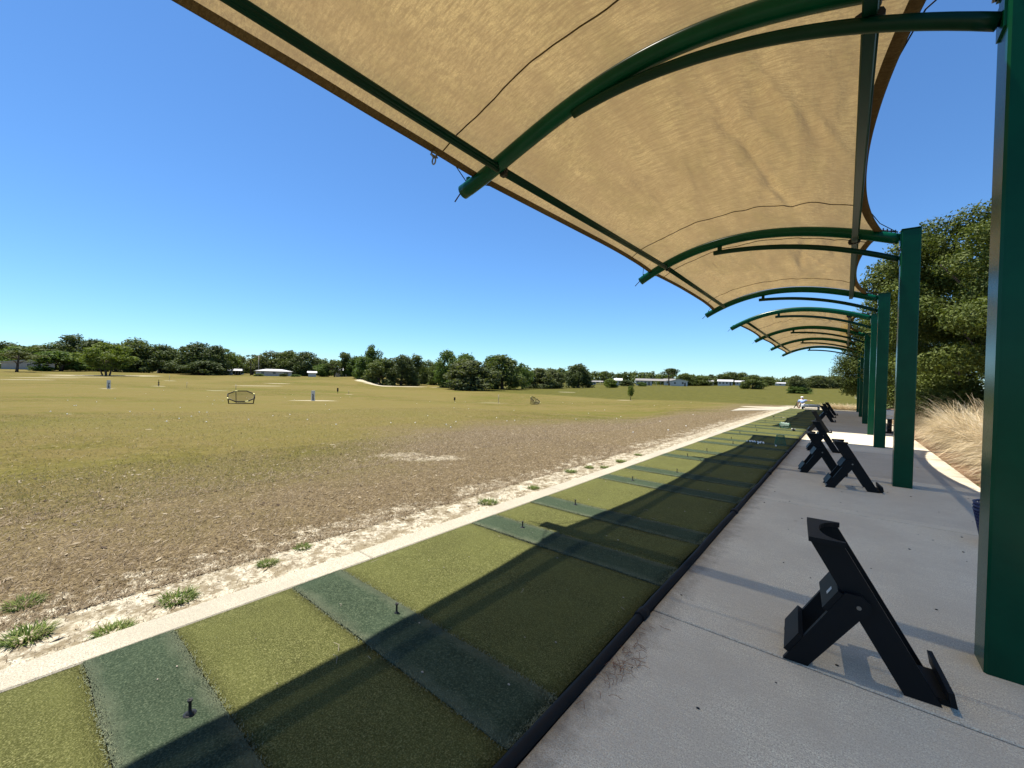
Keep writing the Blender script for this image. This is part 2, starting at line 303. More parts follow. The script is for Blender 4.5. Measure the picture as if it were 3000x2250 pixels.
# ------------------------------------------------------------------ terrain (camera-centred bearing u, depth d -> height)
FX, FY = -math.sin(YAW), math.cos(YAW); RX, RY = math.cos(YAW), math.sin(YAW)
def hor(u): return 790.1 + .02727*u
TAB = [(-400, [(9,-.06),(15,-.22),(20,-.40),(25,-.58),(31,-.76),(41,-.9),(69,-1.0),(100,-.8),(122,-.45),(153,.35),(230,.8),(600,1.2)]),
       (250, [(9,-.06),(15,-.22),(20,-.40),(25,-.58),(31,-.76),(41,-1.05),(49,-.78),(69,-1.05),(100,-.8),(122,-.45),(153,.35),(230,.8),(600,1.2)]),
       (500, [(9,-.06),(15,-.22),(20,-.40),(25,-.58),(31,-.78),(41,-1.05),(80,-1.3),(110,-.9),(150,.3),(230,.8),(600,1.2)]),
       (700, [(9,-.06),(15,-.22),(20,-.40),(25,-.58),(31,-.78),(41,-1.05),(80,-1.3),(110,-.9),(150,.6),(230,.9),(600,1.2)]),
       (777, [(9,-.06),(15,-.18),(20,-.34),(30,-.66),(41,-1.05),(80,-1.5),(115,-1.2),(150,1.1),(230,1.2),(600,1.4)]),
       (830, [(9,-.06),(15,-.18),(20,-.34),(30,-.66),(41,-1.05),(67,-1.7),(100,-1.5),(141,-1.45),(200,-.5),(300,.8),(600,1.4)]),
       (967, [(9,-.06),(15,-.18),(20,-.34),(30,-.66),(43,-1.0),(67,-2.2),(116,-1.5),(150,-1.4),(250,-.3),(600,1.4)]),
       (1103, [(9,-.06),(15,-.18),(20,-.34),(30,-.66),(43,-.95),(67,-2.0),(116,-1.5),(150,-1.4),(250,-.3),(600,1.4)]),
       (1224, [(9,-.06),(15,-.18),(20,-.34),(30,-.66),(43,-.9),(67,-1.6),(120,-1.3),(178,-1.15),(300,.6),(600,1.6)]),
       (1363, [(9,-.06),(15,-.18),(20,-.34),(30,-.66),(45,-.8),(72,-1.45),(130,-.6),(200,.2),(300,.7),(600,1.8)]),
       (1486, [(20,-.08),(40,-.45),(70,-1.2),(100,-.9),(150,.0),(300,.9),(600,2)]),
       (1625, [(20,-.05),(40,-.2),(60,-.6),(100,0.),(150,.55),(300,2.5),(600,3)]),
       (1720, [(20,-.05),(40,-.1),(60,-.2),(100,.1),(200,1.6),(300,2.6),(600,3)]),
       (1850, [(20,-.05),(40,-.08),(60,-.1),(100,.1),(200,1.6),(300,2.6),(600,3)]),
       (4000, [(20,-.05),(40,-.05),(60,-.05),(100,.0),(200,.6),(300,1.0),(600,1.5)])]
def terr(X, Y):
    X = np.asarray(X, float); Y = np.asarray(Y, float)
    d = X*FX + Y*FY; l = X*RX + Y*RY; r = np.hypot(X, Y)
    u = 1106 + 893*l/np.maximum(d, .12*r + 1e-6); us = [q[0] for q in TAB]
    Z = np.stack([np.interp(d, [0] + [p[0] for p in tb], [-.05] + [p[1] for p in tb]) for _, tb in TAB], 0)
    u = np.clip(u, us[0], us[-1]); i = np.clip(np.searchsorted(us, u) - 1, 0, len(us)-2)
    t = (u - np.array(us)[i])/(np.array(us)[i+1] - np.array(us)[i]); t = t*t*(3-2*t)
    flatZ = Z.reshape(len(us), -1); j = np.arange(flatZ.shape[1]); ii = i.reshape(-1); tt = t.reshape(-1)
    z = (flatZ[ii, j]*(1-tt) + flatZ[ii+1, j]*tt).reshape(X.shape)
    k = np.clip((r-7)/8, 0, 1); z = -.05*(1-k) + z*k
    near = np.clip((X + 3.6)/1.0, 0, 1)*(X < 1.0)*(Y < 60)             # stays level beside the tee line
    return np.where((near > 0) & (Y < 40), np.minimum(z, -.05), z)
def tz(x, y): return float(terr(np.array([x]), np.array([y]))[0])
def at(u, d):
    l = (u-1106)/893*d; return d*FX + l*RX, d*FY + l*RY
SAND = []                                                            # (x, y, rx, ry along bearing)
def sand_at(u, d, across, along): x, y = at(u, d); SAND.append((x, y, across, along, 2.0 if d > 30 else .78))
def build_terrain():
    az = np.concatenate([np.arange(-180, -100, 4), np.arange(-100, 22, .3), np.arange(22, 180, 4)])
    rr = np.concatenate([np.linspace(.0, 2, 5)[1:], np.geomspace(2.1, 420, 420), np.geomspace(450, 3500, 14)])
    A, R = np.meshgrid(np.radians(az), rr); Xg = R*np.sin(A); Yg = R*np.cos(A); Zg = terr(Xg, Yg)
    n, m = Xg.shape
    d = Xg*FX + Yg*FY; l = Xg*RX + Yg*RY; u = 1106 + 893*l/np.maximum(d, .12*R); v = hor(u) + 893*(H-Zg)/np.maximum(d, 1)
    mask = np.zeros((n, m, 4)); mask[..., 3] = 1
    vb = np.interp(u, [900, 1032, 1200, 1327, 1500, 1600, 1800, 1900], [838, 846, 855, 864, 868, 873, 882, 884])   # where the mown range ends
    inr = (u > 1000) & (d > 30)
    mask[..., 0] = np.clip((vb - v)/3.0, 0, 1)*inr
    sm = np.zeros((n, m))
    for (sx, sy, a, b, kk) in SAND:
        th = math.atan2(sy, sx); dx, dy = Xg-sx, Yg-sy; al = dx*math.cos(th)+dy*math.sin(th); ac = -dx*math.sin(th)+dy*math.cos(th)
        sm = np.maximum(sm, kk*np.clip(1.15 - (ac/a)**2 - (al/b)**2, 0, 1))
    mask[..., 1] = sm
    mask[..., 2] = ((Xg > 1.7) & (R < 120))*1.0
    mask[..., 0] *= (1 - mask[..., 2])
    me = bpy.data.meshes.new('ground'); V = np.stack([Xg, Yg, Zg], -1).reshape(-1, 3); V = np.vstack([V, [[0, 0, -.05]]])
    me.vertices.add(len(V)); me.vertices.foreach_set('co', V.reshape(-1).astype(np.float32))
    I, J = np.meshgrid(np.arange(n-1), np.arange(m), indexing='ij'); J2 = (J+1) % m
    Q = np.stack([I*m+J, I*m+J2, (I+1)*m+J2, (I+1)*m+J], -1).reshape(-1, 4)[:, ::-1]
    T = np.array([[n*m, (j+1) % m, j] for j in range(m)])
    loops = np.concatenate([Q.reshape(-1), T.reshape(-1)]).astype(np.int32)
    starts = np.concatenate([np.arange(len(Q))*4, len(Q)*4 + np.arange(len(T))*3]).astype(np.int32)
    me.loops.add(len(loops)); me.loops.foreach_set('vertex_index', loops); me.polygons.add(len(starts)); me.polygons.foreach_set('loop_start', starts)
    me.polygons.foreach_set('use_smooth', np.ones(len(starts), bool))
    mk = np.vstack([mask.reshape(-1, 4), [[0, 0, 0, 1]]]).astype(np.float32)
    a = me.color_attributes.new('mask', 'FLOAT_COLOR', 'POINT'); a.data.foreach_set('color', mk.reshape(-1)); me.update(calc_edges=True)
    tag(link('ground', me, M['field']), 'dry yellow green driving range turf rolling away to the tree line', 'ground', kind='structure')
for q in [(230,122,14,5),(677,41,2.6,.6),(235,49,1.6,.5),(343,69,1.2,.4),(366,100,1.8,.5),(755,62,.8,.5),(1063,46,2.2,.5),(1350,71,1.5,.8),(470,60,2.2,.5),
          (812,136,7,9),(850,128,10,3.0),(800,142,5,9),(100,95,6,1.2),(170,105,8,1.2),(60,80,4,1),(560,88,5,1),(600,104,4,1),(1690,31,1.6,1.4),(1655,34,2.0,1.6),
          (900,133,4,1.2),(960,128,5,1),(1225,110,3,.8),(1060,52,1.4,.5),
          (930,8.2,1.0,.45),(870,8.5,.7,.4)]: sand_at(*q)
build_terrain()

# ------------------------------------------------------------------ tee line: kerb, base, deck
XK0, XK1, XM1, XD1 = -3.295, -3.07, -1.045, 1.76
kb = MB()
y = -4.0; rng = random.Random(4)
while y < 37.0:
    L = min(3.0, 37.2-y); kb.box((XK0, y+.003, -.30), (XK1-.002, y+L-.003, .012), .008); y += L
tag(kb.build('concrete_kerb', M['kerb']), 'pale concrete kerb running between the sand and the turf mats', 'kerb', kind='structure')
tag(MB().box((XK1, -4, -.3), (-1.0, 37.0, -.022)).build('mat_base', M['rubber']), 'dark base slab under the turf mats', 'slab', kind='structure')
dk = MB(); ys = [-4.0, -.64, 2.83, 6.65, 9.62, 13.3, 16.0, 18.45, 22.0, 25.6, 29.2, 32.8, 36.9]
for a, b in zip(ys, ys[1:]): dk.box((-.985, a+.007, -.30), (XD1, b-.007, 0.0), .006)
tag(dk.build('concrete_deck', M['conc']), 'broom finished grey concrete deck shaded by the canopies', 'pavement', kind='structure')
tag(MB().box((-1.0, 36.92, -.3), (1.9, 37.1, .05), .01).build('end_kerb', M['kerb']), 'pale kerb closing the far end of the deck', 'kerb', kind='structure')
pp = MB(); pv = []; PA, PB = [(-5.9, 30.6), (-5.3, 31.8), (-4.6, 33.0), (-3.9, 34.2), (-3.32, 35.2)], [(-6.2, 35.4), (-5.6, 36.2), (-4.9, 36.7), (-4.1, 37.0), (-3.32, 37.2)]
for a_, b_ in zip(PA, PB):
    for q in range(5): x_ = a_[0]+(b_[0]-a_[0])*q/4; y_ = a_[1]+(b_[1]-a_[1])*q/4; pv.append((x_, y_, tz(x_, y_)+.022))
n_ = len(pv); pf = [(i*5+q, i*5+q+1, i*5+q+6, i*5+q+5)[::-1] for i in range(4) for q in range(4)]
rim_ = [0, 1, 2, 3, 4, 9, 14, 19, 24, 23, 22, 21, 20, 15, 10, 5]; pv += [(pv[q][0], pv[q][1], pv[q][2]-.15) for q in rim_]
pf += [(rim_[q], rim_[(q+1) % 16], n_+(q+1) % 16, n_+q) for q in range(16)]
pp.add(pv, pf); tag(pp.build('side_path', M['kerb']), 'pale concrete path leaving the far end of the mats', 'path', kind='structure')
# mulch bed to the right of the deck
me = bpy.data.meshes.new('mulch_bed'); vs = []; fs = []; nx, ny = 14, 90
for j in range(ny+1):
    for i in range(nx+1):
        X = XD1 + .002 + (5.2+.6*math.sin(j*.31))*i/nx; Y = -4 + 44*j/ny; vs.append((X, Y, -.035 + .07*noise.noise(Vector((X*1.3, Y*1.3, 0))) + .10*min(1, (X-XD1)/1.0)))
for j in range(ny):
    for i in range(nx): a = j*(nx+1)+i; fs.append((a, a+1, a+nx+2, a+nx+1))
me.from_pydata(vs, [], fs); me.polygons.foreach_set('use_smooth', [True]*len(fs)); me.update()
tag(link('mulch_bed', me, M['mulch']), 'reddish pine straw bed beside the concrete deck', 'ground', kind='structure')
# edging pipe between mats and deck
pts = [(-1.012 + .004*math.sin(i*1.7), -4 + i*.5, .008) for i in range(83)]
ep = MB().tube(pts, .030, 8); yb = -3.2
eo = empty('edging_pipe', (0, 0, 0), 0, 'long black pipe edging the turf mats beside the concrete deck', 'edging')
ep.build('pipe', M['black'], eo)
for k in range(14):
    MB().tube([(-1.012, yb+k*2.95-.05, .008), (-1.012, yb+k*2.95+.05, .008)], .040, 8).build('coupling', M['black'], eo)

# ------------------------------------------------------------------ turf mats and hitting strips
ORD = 'first second third fourth fifth sixth seventh eighth ninth tenth eleventh twelfth thirteenth fourteenth fifteenth sixteenth seventeenth eighteenth nineteenth twentieth'.split()
ORD += ['twenty-' + q for q in ORD[:9]]
def mat_mesh(name, L, thick, seed, warp):
    n, m = 18, max(4, int(L/.11)); r = random.Random(seed); vs = []; fs = []
    W_ = XM1 - XK1
    for j in range(m+1):
        for i in range(n+1):
            x = XK1 + .006 + (W_-.012)*i/n; yy = L*j/m
            ex = warp*(noise.noise(Vector((x*3, yy*3 + seed, 0)))); z = thick + .006*noise.noise(Vector((x*1.1, yy*1.1, seed*1.0)))
            if i in (0, n) or j in (0, m): z -= .006
            if j in (0, m): yy += ex
            if i == n: x += .02*noise.noise(Vector((seed*3.1, yy*2, 0)))
            vs.append((x, yy, z))
    for j in range(m):
        for i in range(n): a = j*(n+1)+i; fs.append((a, a+1, a+n+2, a+n+1))
    ring = [i for i in range(n+1)] + [(j+1)*(n+1)-1 for j in range(1, m+1)] + [m*(n+1)+i for i in range(n-1, -1, -1)] + [j*(n+1) for j in range(m-1, 0, -1)]
    b = len(vs); vs += [(vs[i][0], vs[i][1], -.021) for i in ring]; k = len(ring)
    fs += [(ring[(q+1) % k], ring[q], b+q, b+(q+1) % k) for q in range(k)]
    me = bpy.data.meshes.new(name); me.from_pydata(vs, [], fs); me.polygons.foreach_set('use_smooth', [len(f) == 4 and q < n*m for q, f in enumerate(fs)]); me.update(); return me
nprng = np.random.default_rng(7)
def fringe_mesh(L, n):
    """frayed fibres leaning over the two long edges and the deck end of a strip"""
    side = nprng.integers(0, 2, n); x = nprng.uniform(XK1+.02, XM1-.01, n); y = np.where(side == 0, nprng.normal(.004, .012, n), L + nprng.normal(-.004, .012, n))
    q = n//6; x[:q] = XM1 + nprng.normal(-.005, .012, q); y[:q] = nprng.uniform(0, L, q)
    ang = nprng.uniform(0, 2*PI, n); ln = nprng.uniform(.006, .014, n); wv = .0022
    p = np.stack([x, y, np.full(n, .012)], -1); t_ = np.stack([np.cos(ang)*ln, np.sin(ang)*ln, nprng.uniform(.003, .014, n)], -1); s_ = np.stack([-np.sin(ang)*wv, np.cos(ang)*wv, np.zeros(n)], -1)
    return np_mesh('fringe', np.stack([p-s_, p+s_, p+t_], 1), 3)
MAT_G, STR_G = 'olive turf mats along the tee line', 'dark green hitting strips along the tee line'
bay = 2.885; y0 = .307 - bay
lists = {'strip': [], 'wide': [], 'narrow': []}
fr_near = fringe_mesh(.37, 3000)
for b in range(14):
    yb = y0 + bay*b + rng.uniform(-.02, .02)
    if yb > 36.5: break
    seq = [('strip', 0, .372), ('wide', .377, .672), ('strip', 1.052, .372), ('narrow', 1.43, 1.45)]
    for kind, off, L in seq:
        if yb+off+L > 37.1 or yb+off+L < -.4: continue
        lists[kind].append((yb+off, L))
for kind in lists:
    for i, (yy, L) in enumerate(sorted(lists[kind])):
        o = mat_mesh('hitting_strip' if kind == 'strip' else 'turf_mat', L, .020 if kind == 'strip' else .014, i + (0 if kind == 'strip' else 50 if kind == 'wide' else 90), .012 if kind == 'strip' else .006)
        if kind == 'strip':
            ob = empty('hitting_strip', (0, yy, 0), 0, f'worn dark green hitting strip, {ORD[i]} from the camera along the row', 'hitting strip', STR_G)
            link('pile', o, M['strip'], ob)
            if i < 9: link('fringe', fr_near, M['fringe'], ob)
        else:
            nm = 'big square olive turf mat' if kind == 'narrow' else 'narrow olive turf mat between two strips'
            ob = link('turf_mat', o, M['mat'], None, (0, yy, 0)); tag(ob, f'{nm}, {ORD[i]} of these from the camera', 'turf mat', MAT_G)
# rubber tees
tp_ = empty('rubber_tee', (-2.24, .55, .018)); tp_['category'] = 'tee'
MB().lathe([(0, 0), (.016, 0), (.017, .004), (.008, .010), (.0062, .02), (.0062, .052), (.0105, .060), (.0105, .066), (.007, .066), (.006, .060), (0, .060)], 10).build('stem', M['rubber'], tp_)
MB().lathe([(0, -.001), (.026, -.001), (.026, .003), (.0, .003)], 12).build('base', M['rubber'], tp_)
TEES = [(-2.24,.55),(-2.22,1.63),(-2.57,3.43),(-2.57,4.51),(-2.56,6.27),(-2.23,7.40),(-2.57,9.21),(-2.45,10.3),(-2.27,12.22),(-2.5,13.2),(-2.63,15.18),(-2.34,16.49),(-2.6,18.0),(-2.69,21.15),(-2.5,22.4),(-2.4,24.2)]
for i, (tx, ty) in enumerate(TEES):
    o = tp_ if i == 0 else copy_tree(tp_); o.location = (tx, ty, .018)
    tag(o, f'black rubber tee on a green strip, {ORD[i]} tee from the camera', 'tee', 'rubber tees on the strips')

# ------------------------------------------------------------------ shade canopies
POST = .233; PX = .64
A1 = [(-3.67,3.835),(-3.386,3.915),(-3.137,3.99),(-2.656,4.155),(-2.369,4.245),(-1.857,4.349),(-1.417,4.40),(-1.034,4.397),(-.697,4.363),(-.4,4.30),(0.1,4.16),(.64,4.0)]
A2 = [(-3.70,3.87),(-3.315,4.085),(-2.919,4.24),(-2.274,4.415),(-1.682,4.48),(-.917,4.435),(-.235,4.29),(.201,4.16),(.64,4.0)]
P1 = np.polyfit([a for a, _ in A1], [b for _, b in A1], 4); P2 = np.polyfit([a for a, _ in A2], [b for _, b in A2], 4)
def arch_z(x, k=2): return float(np.polyval(P1 if k == 1 else P2, x))
LOW = np.polyfit([-2.17,-1.85,-1.41,-1.03,-.69,-.39,-.13,.11,.32,.52,.62], [4.20,4.24,4.25,4.21,4.16,4.085,4.0,3.91,3.81,3.715,3.66], 4)
LOW2 = np.polyfit([-2.2,-1.675,-.91,-.23,.21,.6], [4.25,4.25,4.155,4.005,3.86,3.69], 3)
RA, RL = .084, .045
def canopy(ys, label, kinds, rear_z):
    root = empty('shade_canopy', (PX+POST/2, ys[0], 0), 0, label, 'shade canopy', 'green framed tan shade canopies over the tee line')
    ox, oy = PX+POST/2, ys[0]
    def L(p): return (p[0]-ox, p[1]-oy, p[2])
    for yc, k in zip(ys, kinds):
        h = POST/2
        po = MB().box(L((PX, yc-h, -.02)), L((PX+POST, yc+h, 4.12)), .012).build('post', M['green'], root)
        MB().box(L((PX-.004, yc-h-.004, 4.121)), L((PX+POST+.004, yc+h+.004, 4.135)), .004).build('post_cap', M['green2'], po)
        xs = np.linspace(-3.70, PX-.013, 40)
        ar = MB().tube([L((x, yc, arch_z(x, k))) for x in xs], RA, 20).build('arch_beam', M['green'], root)
        MB().box(L((PX-.012, yc-.11, 3.83)), L((PX-.0005, yc+.11, 4.115))).build('flange', M['green'], ar)
        for dz in (3.85, 4.10):
            for dy in (-.095, .095): MB().tube([L((PX-.03, yc+dy, dz)), L((PX-.011, yc+dy, dz))], .012, 6).build('bolt', M['steel'], ar)
        # tensioner rod and lug at the arch tip
        x0 = -3.70; zt = arch_z(x0, k)
        MB().box(L((x0+.06, yc-.02, zt+RA-.005+.02)), L((x0+.11, yc+.02, zt+RA+.055+.02)), .005).build('lug', M['green'], ar)
        MB().tube([L((x0+.05, yc-.012, zt+RA-.02)), L((x0-.115, yc-.03, zt-.10))], .008, 6).build('tension_rod', M['navy'], ar)
        lp = LOW if k == 1 else LOW2
        xl = np.linspace(-2.17, PX-.013, 30)
        lo = MB().tube([L((x, yc, float(np.polyval(lp, x)))) for x in xl], RL, 14).build('lower_brace', M['green2'], root)
        zb = float(np.polyval(lp, -2.06)); MB().box(L((-2.10, yc-.015, zb+.02)), L((-2.02, yc+.015, arch_z(-2.06, k)-RA+.03))).build('brace_bracket', M['green2'], lo)
        MB().box(L((PX-.012, yc-.08, 3.58)), L((PX-.0005, yc+.08, 3.76))).build('brace_flange', M['green'], lo)
    # long beams: lobed front tube and square rear tube, butted at each arch with clamps
    for a, b, ka, kb_ in zip(ys, ys[1:], kinds, kinds[1:]):
        za, zb = arch_z(-3.13, ka)-RA-.035+.06, arch_z(-3.13, kb_)-RA-.035+.06
        fb = MB()
        for dx, dz, r in ((0, 0, .036), (.030, .018, .022), (-.030, .018, .022), (0, -.026, .02)):
            fb.tube([L((-3.13+dx, a+.10, za+dz)), L((-3.13+dx, b-.02, zb+dz))], r, 10)
        fo = fb.build('front_beam', M['green2'], root)
        MB().box(L((-3.165, a+.05, za-.05)), L((-3.095, a+.12, za+.06)), .008).tube([L((-3.185, a+.085, za)), L((-3.075, a+.085, za))], .014, 6).build('clamp', M['rubber'], fo)
        ra_, rb_ = rear_z[ka if ka == 1 else 2], rear_z[kb_ if kb_ == 1 else 2]
        rbm = MB().box((-.042, -.0, -.045), (.042, 1.0, .045), .008)
        v2 = []
        for (vx, vy, vz) in rbm.v: v2.append(L((.06+vx, a+.08+(b-a-.10)*min(1, max(0, vy)), ra_+(rb_-ra_)*vy+vz)))
        rbm.v = v2; rbm.tube([L((.102, a+.1, ra_)), L((.102, b-.05, rb_))], .014, 6)
        ro = rbm.build('rear_beam', M['green2'], root)
        MB().tube([L((.02, a+.02, ra_)), L((.02, a+.09, ra_))], .05, 8).tube([L((.10, a+.02, ra_)), L((.10, a+.09, ra_))], .04, 8).build('clamp', M['rubber'], ro)
    # fabric
    nX, nY = 130, 80; vs = []; fs = []; rows = []
    Ys = []
    for bi, (a, b) in enumerate(zip(ys, ys[1:])):
        for j in range(nY + (1 if bi == len(ys)-2 else 0)): Ys.append((bi, j/nY))
    fr_ = random.Random(int(ys[0]*10)); folds = {}
    for bi in range(len(ys)-1):
        folds[bi] = []
        for q in range(22):
            xa = fr_.uniform(-3.3, .1); up = fr_.random() < .5; t0 = fr_.uniform(.0, .35); ln_ = fr_.uniform(.3, .6)
            folds[bi].append((xa, xa + fr_.uniform(-.5, 1.1)*ln_*1.6, t0, t0+ln_, fr_.uniform(.014, .042)*fr_.choice((1, -1, 1)), fr_.uniform(.028, .06), fr_.uniform(.6, 1.6)))
    def fold(X, bi, t):
        z = 0
        for xa, xb, ta, tb, am, wd_, pw in folds[bi]:
            if ta < t < tb:
                f = (t-ta)/(tb-ta); dxx = (X-(xa+(xb-xa)*f**pw))/(wd_*(1+f))
                if abs(dxx) < 3: z += am*math.exp(-dxx*dxx)*math.sin(PI*f)**.7
        return z
    def xe(t):
        e = min(t, 1-t)*2; q = 1-(1-e)**2.2
        return -3.50 + .17*q, .40 - .28*q
    def fz(X, bi, t):
        za, zb = arch_z(min(X, PX), kinds[bi]), arch_z(min(X, PX), kinds[bi+1]); s = t*t*(3-2*t)*.4+t*.6
        edge = max(0, (abs(X+1.55)-1.3)/.7)**2
        return za*(1-s)+zb*s + RA + .008 - (.085+.03*edge)*math.sin(PI*t) - .05*min(1, max(0, (-3.15-X)/.22))*math.sqrt(max(0, math.sin(PI*t)))
    edgeF, edgeR = [], []
    for (bi, t) in Ys:
        a, b = ys[bi], ys[bi+1]; Y = a+(b-a)*t; x0, x1 = xe(t)
        for i in range(nX+1):
            X = x0 + (x1-x0)*i/nX
            nearA = math.exp(-min(t, 1-t)*9)
            wz = .034*noise.noise(Vector((X*2.2, Y*.55+bi*3, 1.3))) + .022*noise.noise(Vector((X*5.5+Y*1.2, Y*.8, 5.))) + .016*nearA*noise.noise(Vector((X*7, Y*2.5, 9.)))
            wz += fold(X, bi, t)
            wz *= min(1, 6*min(t, 1-t))*min(1, .15+6*min(i/nX, 1-i/nX)); z = fz(X, bi, t) + wz
            vs.append(L((X, Y, z)))
        edgeF.append((x0, Y, vs[-nX-1][2])); edgeR.append((x1, Y, vs[-1][2]))
    for j in range(len(Ys)-1):
        for i in range(nX): q = j*(nX+1)+i; fs.append((q, q+1, q+nX+2, q+nX+1))
    me = bpy.data.meshes.new('shade_cloth'); me.from_pydata(vs, [], fs); me.polygons.foreach_set('use_smooth', [True]*len(fs)); me.update()
    fo = link('shade_cloth', me, M['cloth'], root)
    for eg, sgn in ((edgeF, 1), (edgeR, -1)):                         # cable hems: a folded band under each long edge
        hv, hf = [], []
        for (x, Y, z) in eg:
            hv += [L((x+.085*sgn, Y, z-.006)), L((x+.02*sgn, Y, z-.028)), L((x-.012*sgn, Y, z-.020)), L((x-.014*sgn, Y, z+.004)), L((x+.01*sgn, Y, z+.012))]
        for j in range(len(eg)-1):
            for i in range(4): q = j*5+i; hf.append((q, q+1, q+6, q+5))
        hm = bpy.data.meshes.new('hem'); hm.from_pydata(hv, [], hf); hm.polygons.foreach_set('use_smooth', [True]*len(hf)); hm.update(); link('hem', hm, M['hem'], fo)
    for bi, (a, b) in enumerate(zip(ys, ys[1:])):
        for t in (((.89,), (.755,), (.11, .76))[bi] if kinds[0] == 1 else (.5,)):
            x0, x1 = xe(t); Y = a+(b-a)*t
            pts = []
            for i in range(61):
                X = x0+.03+(x1-x0-.06)*i/60; tt = t + .004*noise.noise(Vector((X*2, Y, 0)))
                j = min(len(Ys)-2, int(round((bi+tt)*nY))); ii = (X-x0)/(x1-x0)*nX; i0 = min(nX-1, int(ii)); f_ = ii-i0
                row = j*(nX+1); zz = vs[row+i0][2]*(1-f_)+vs[row+i0+1][2]*f_
                pts.append(L((X, a+(b-a)*tt, zz-.004)))
            MB().tube(pts, .007, 5).build('seam', M['hem'], fo)
    # edge cables pulled to the arch tips and posts
    for yi, (yc, k) in enumerate(zip(ys, kinds)):
        cb = MB(); zt = arch_z(-3.62, k)+RA
        for sg in (-1, 1):
            if (sg < 0 and yi == 0) or (sg > 0 and yi == len(ys)-1): continue
            cb.tube([L((-3.64, yc+.02*sg, zt+.01)), L((-3.46, yc+.45*sg, zt+.055)), L((-3.405, yc+.80*sg, arch_z(-3.4, k)+RA-.02))], .006, 5)
            cb.tube([L((.60, yc+.03*sg, 4.11)), L((.36, yc+.42*sg, arch_z(.36, k)+RA+.0)), L((.24, yc+.95*sg, arch_z(.24, k)+RA-.03))], .006, 5)
        cb.tube([L((.40, yc, arch_z(.40, k)+RA+.02)), L((.60, yc, arch_z(.60, k)+RA+.03))], .012, 6)
        for q in range(4): cb.tube([L((.42+.05*q, yc-.03, arch_z(.42+.05*q, k)+RA)), L((.42+.05*q, yc-.03, arch_z(.42+.05*q, k)+RA+.05))], .010, 5)
        cb.build('edge_cable', M['black'], root)
    return root
YA = [-2.12, 3.545, 9.17, 14.895]; YB = [18.80, 24.60, 30.46, 36.56]
can1 = canopy(YA, 'tan shade canopy on green posts arching overhead, nearest of the two', [1, 1, 2, 2], {1: 4.0, 2: 4.09})
can2 = canopy(YB, 'second tan shade canopy on green posts, small in the distance', [2, 2, 2, 2], {1: 4.0, 2: 4.12})
# shackle on the front hem
sh = empty('rigging_shackle', (-3.37, 2.80, 3.835), 0, 'small steel shackle and ring hanging from the front hem of the near canopy', 'shackle')
def ring(mb, c, r, w_, n=18, ax='x', sz=1.0):
    pts = []
    for i in range(n+1):
        a = 2*PI*i/n; p = (0, r*math.cos(a), sz*r*math.sin(a)) if ax == 'x' else (r*math.cos(a), 0, sz*r*math.sin(a)) if ax == 'y' else (r*math.cos(a), r*math.sin(a), 0)
        pts.append((c[0]+p[0], c[1]+p[1], c[2]+p[2]))
    return mb.tube(pts, w_, 6, False)
ring(MB(), (0, 0, .02), .032, .009).tube([(0, -.045, .005), (0, .045, .005)], .010, 6).build('bow', M['steel'], sh)
ring(MB(), (0, 0, -.045), .026, .008, 18, 'y', 1.35).build('ring', M['steel'], sh)

# ------------------------------------------------------------------ golf bag racks
def make_rack():
    r = empty('bag_rack')
    for y_ in (0.0, .335):
        MB().prism([(.105, .70), (.255, .70), (.655, .0), (.515, .0)], y_+.03, y_+.058).build('main_leg', M['lumber'], r)
        MB().prism([(0, 0), (.115, 0), (.335, .335), (.375, .37), (.375, .42), (.335, .458), (.268, .458)], y_, y_+.028).build('rear_leg', M['lumber'], r)
        MB().tube([(.325, y_-.004, .395), (.325, y_+.0, .395)], .011, 8).build('bolt', M['steel'], r)
    n = 12; pl = [(.10, -.018), (.262, -.018)]
    pl += [(.262 + 0*i - .110*math.sin(PI*i/n), .055 + .252*i/n if False else .19-.185*math.cos(PI*i/n)) for i in range(n+1)]
    pl += [(.262, .395), (.10, .395)]
    MB().slab(pl, .702, .728).build('top_plate', M['lumber'], r)
    dx, dz = .268, .458; ln = math.hypot(dx, dz); ux, uz = dx/ln, dz/ln; nx_, nz_ = -uz, ux
    for t0 in (.05, .385):
        p = [(ux*t0+nx_*.001, uz*t0+nz_*.001), (ux*(t0+.13)+nx_*.001, uz*(t0+.13)+nz_*.001), (ux*(t0+.13)+nx_*.027, uz*(t0+.13)+nz_*.027), (ux*t0+nx_*.027, uz*t0+nz_*.027)]
        MB().prism(p[::-1], .002, .361).build('cross_board', M['lumber'], r)
    MB().prism([(.56, .030), (.56, .002), (.70, .002), (.70, .030)], .0585, .3345).build('base_board', M['lumber'], r)
    MB().prism([(.676, .031), (.700, .031), (.686, .100), (.664, .100)], .0, .393).build('lip_board', M['lumber'], r)
    return r
rk0 = make_rack()
RACKS = [(-.235, 2.83, 4.5, 'black plastic golf bag rack closest to the camera, in front of the near post'),
         (-.20, 8.17, 7, 'black golf bag rack standing just before the second green post'),
         (-.605, 9.23, 9, 'black golf bag rack behind and left of the one by the second post'),
         (-.70, 12.57, 6, 'black golf bag rack at the edge of the sunlit gap in the shade'),
         (-1.0, 18.0, 4, 'black golf bag rack beyond the sunlit gap with its top catching light'),
         (-.97, 23.88, 5, 'black golf bag rack nearest of the three clustered far down the deck'),
         (-1.01, 27.4, 5, 'black golf bag rack in the middle of the three far down the deck'),
         (-.96, 30.15, 5, 'black golf bag rack farthest along the deck')]
for i, (x, y, rz, lab) in enumerate(RACKS):
    o = rk0 if i == 0 else copy_tree(rk0); o.location = (x, y, .001); o.rotation_euler = (0, 0, rad(rz))
    tag(o, lab, 'bag rack', 'golf bag racks on the deck')
lab_ = MB().box((.155, .12, 0), (.19, .16, .001)); 
st_ = [c for c in rk0.children if c.name.startswith('cross_board')][1]
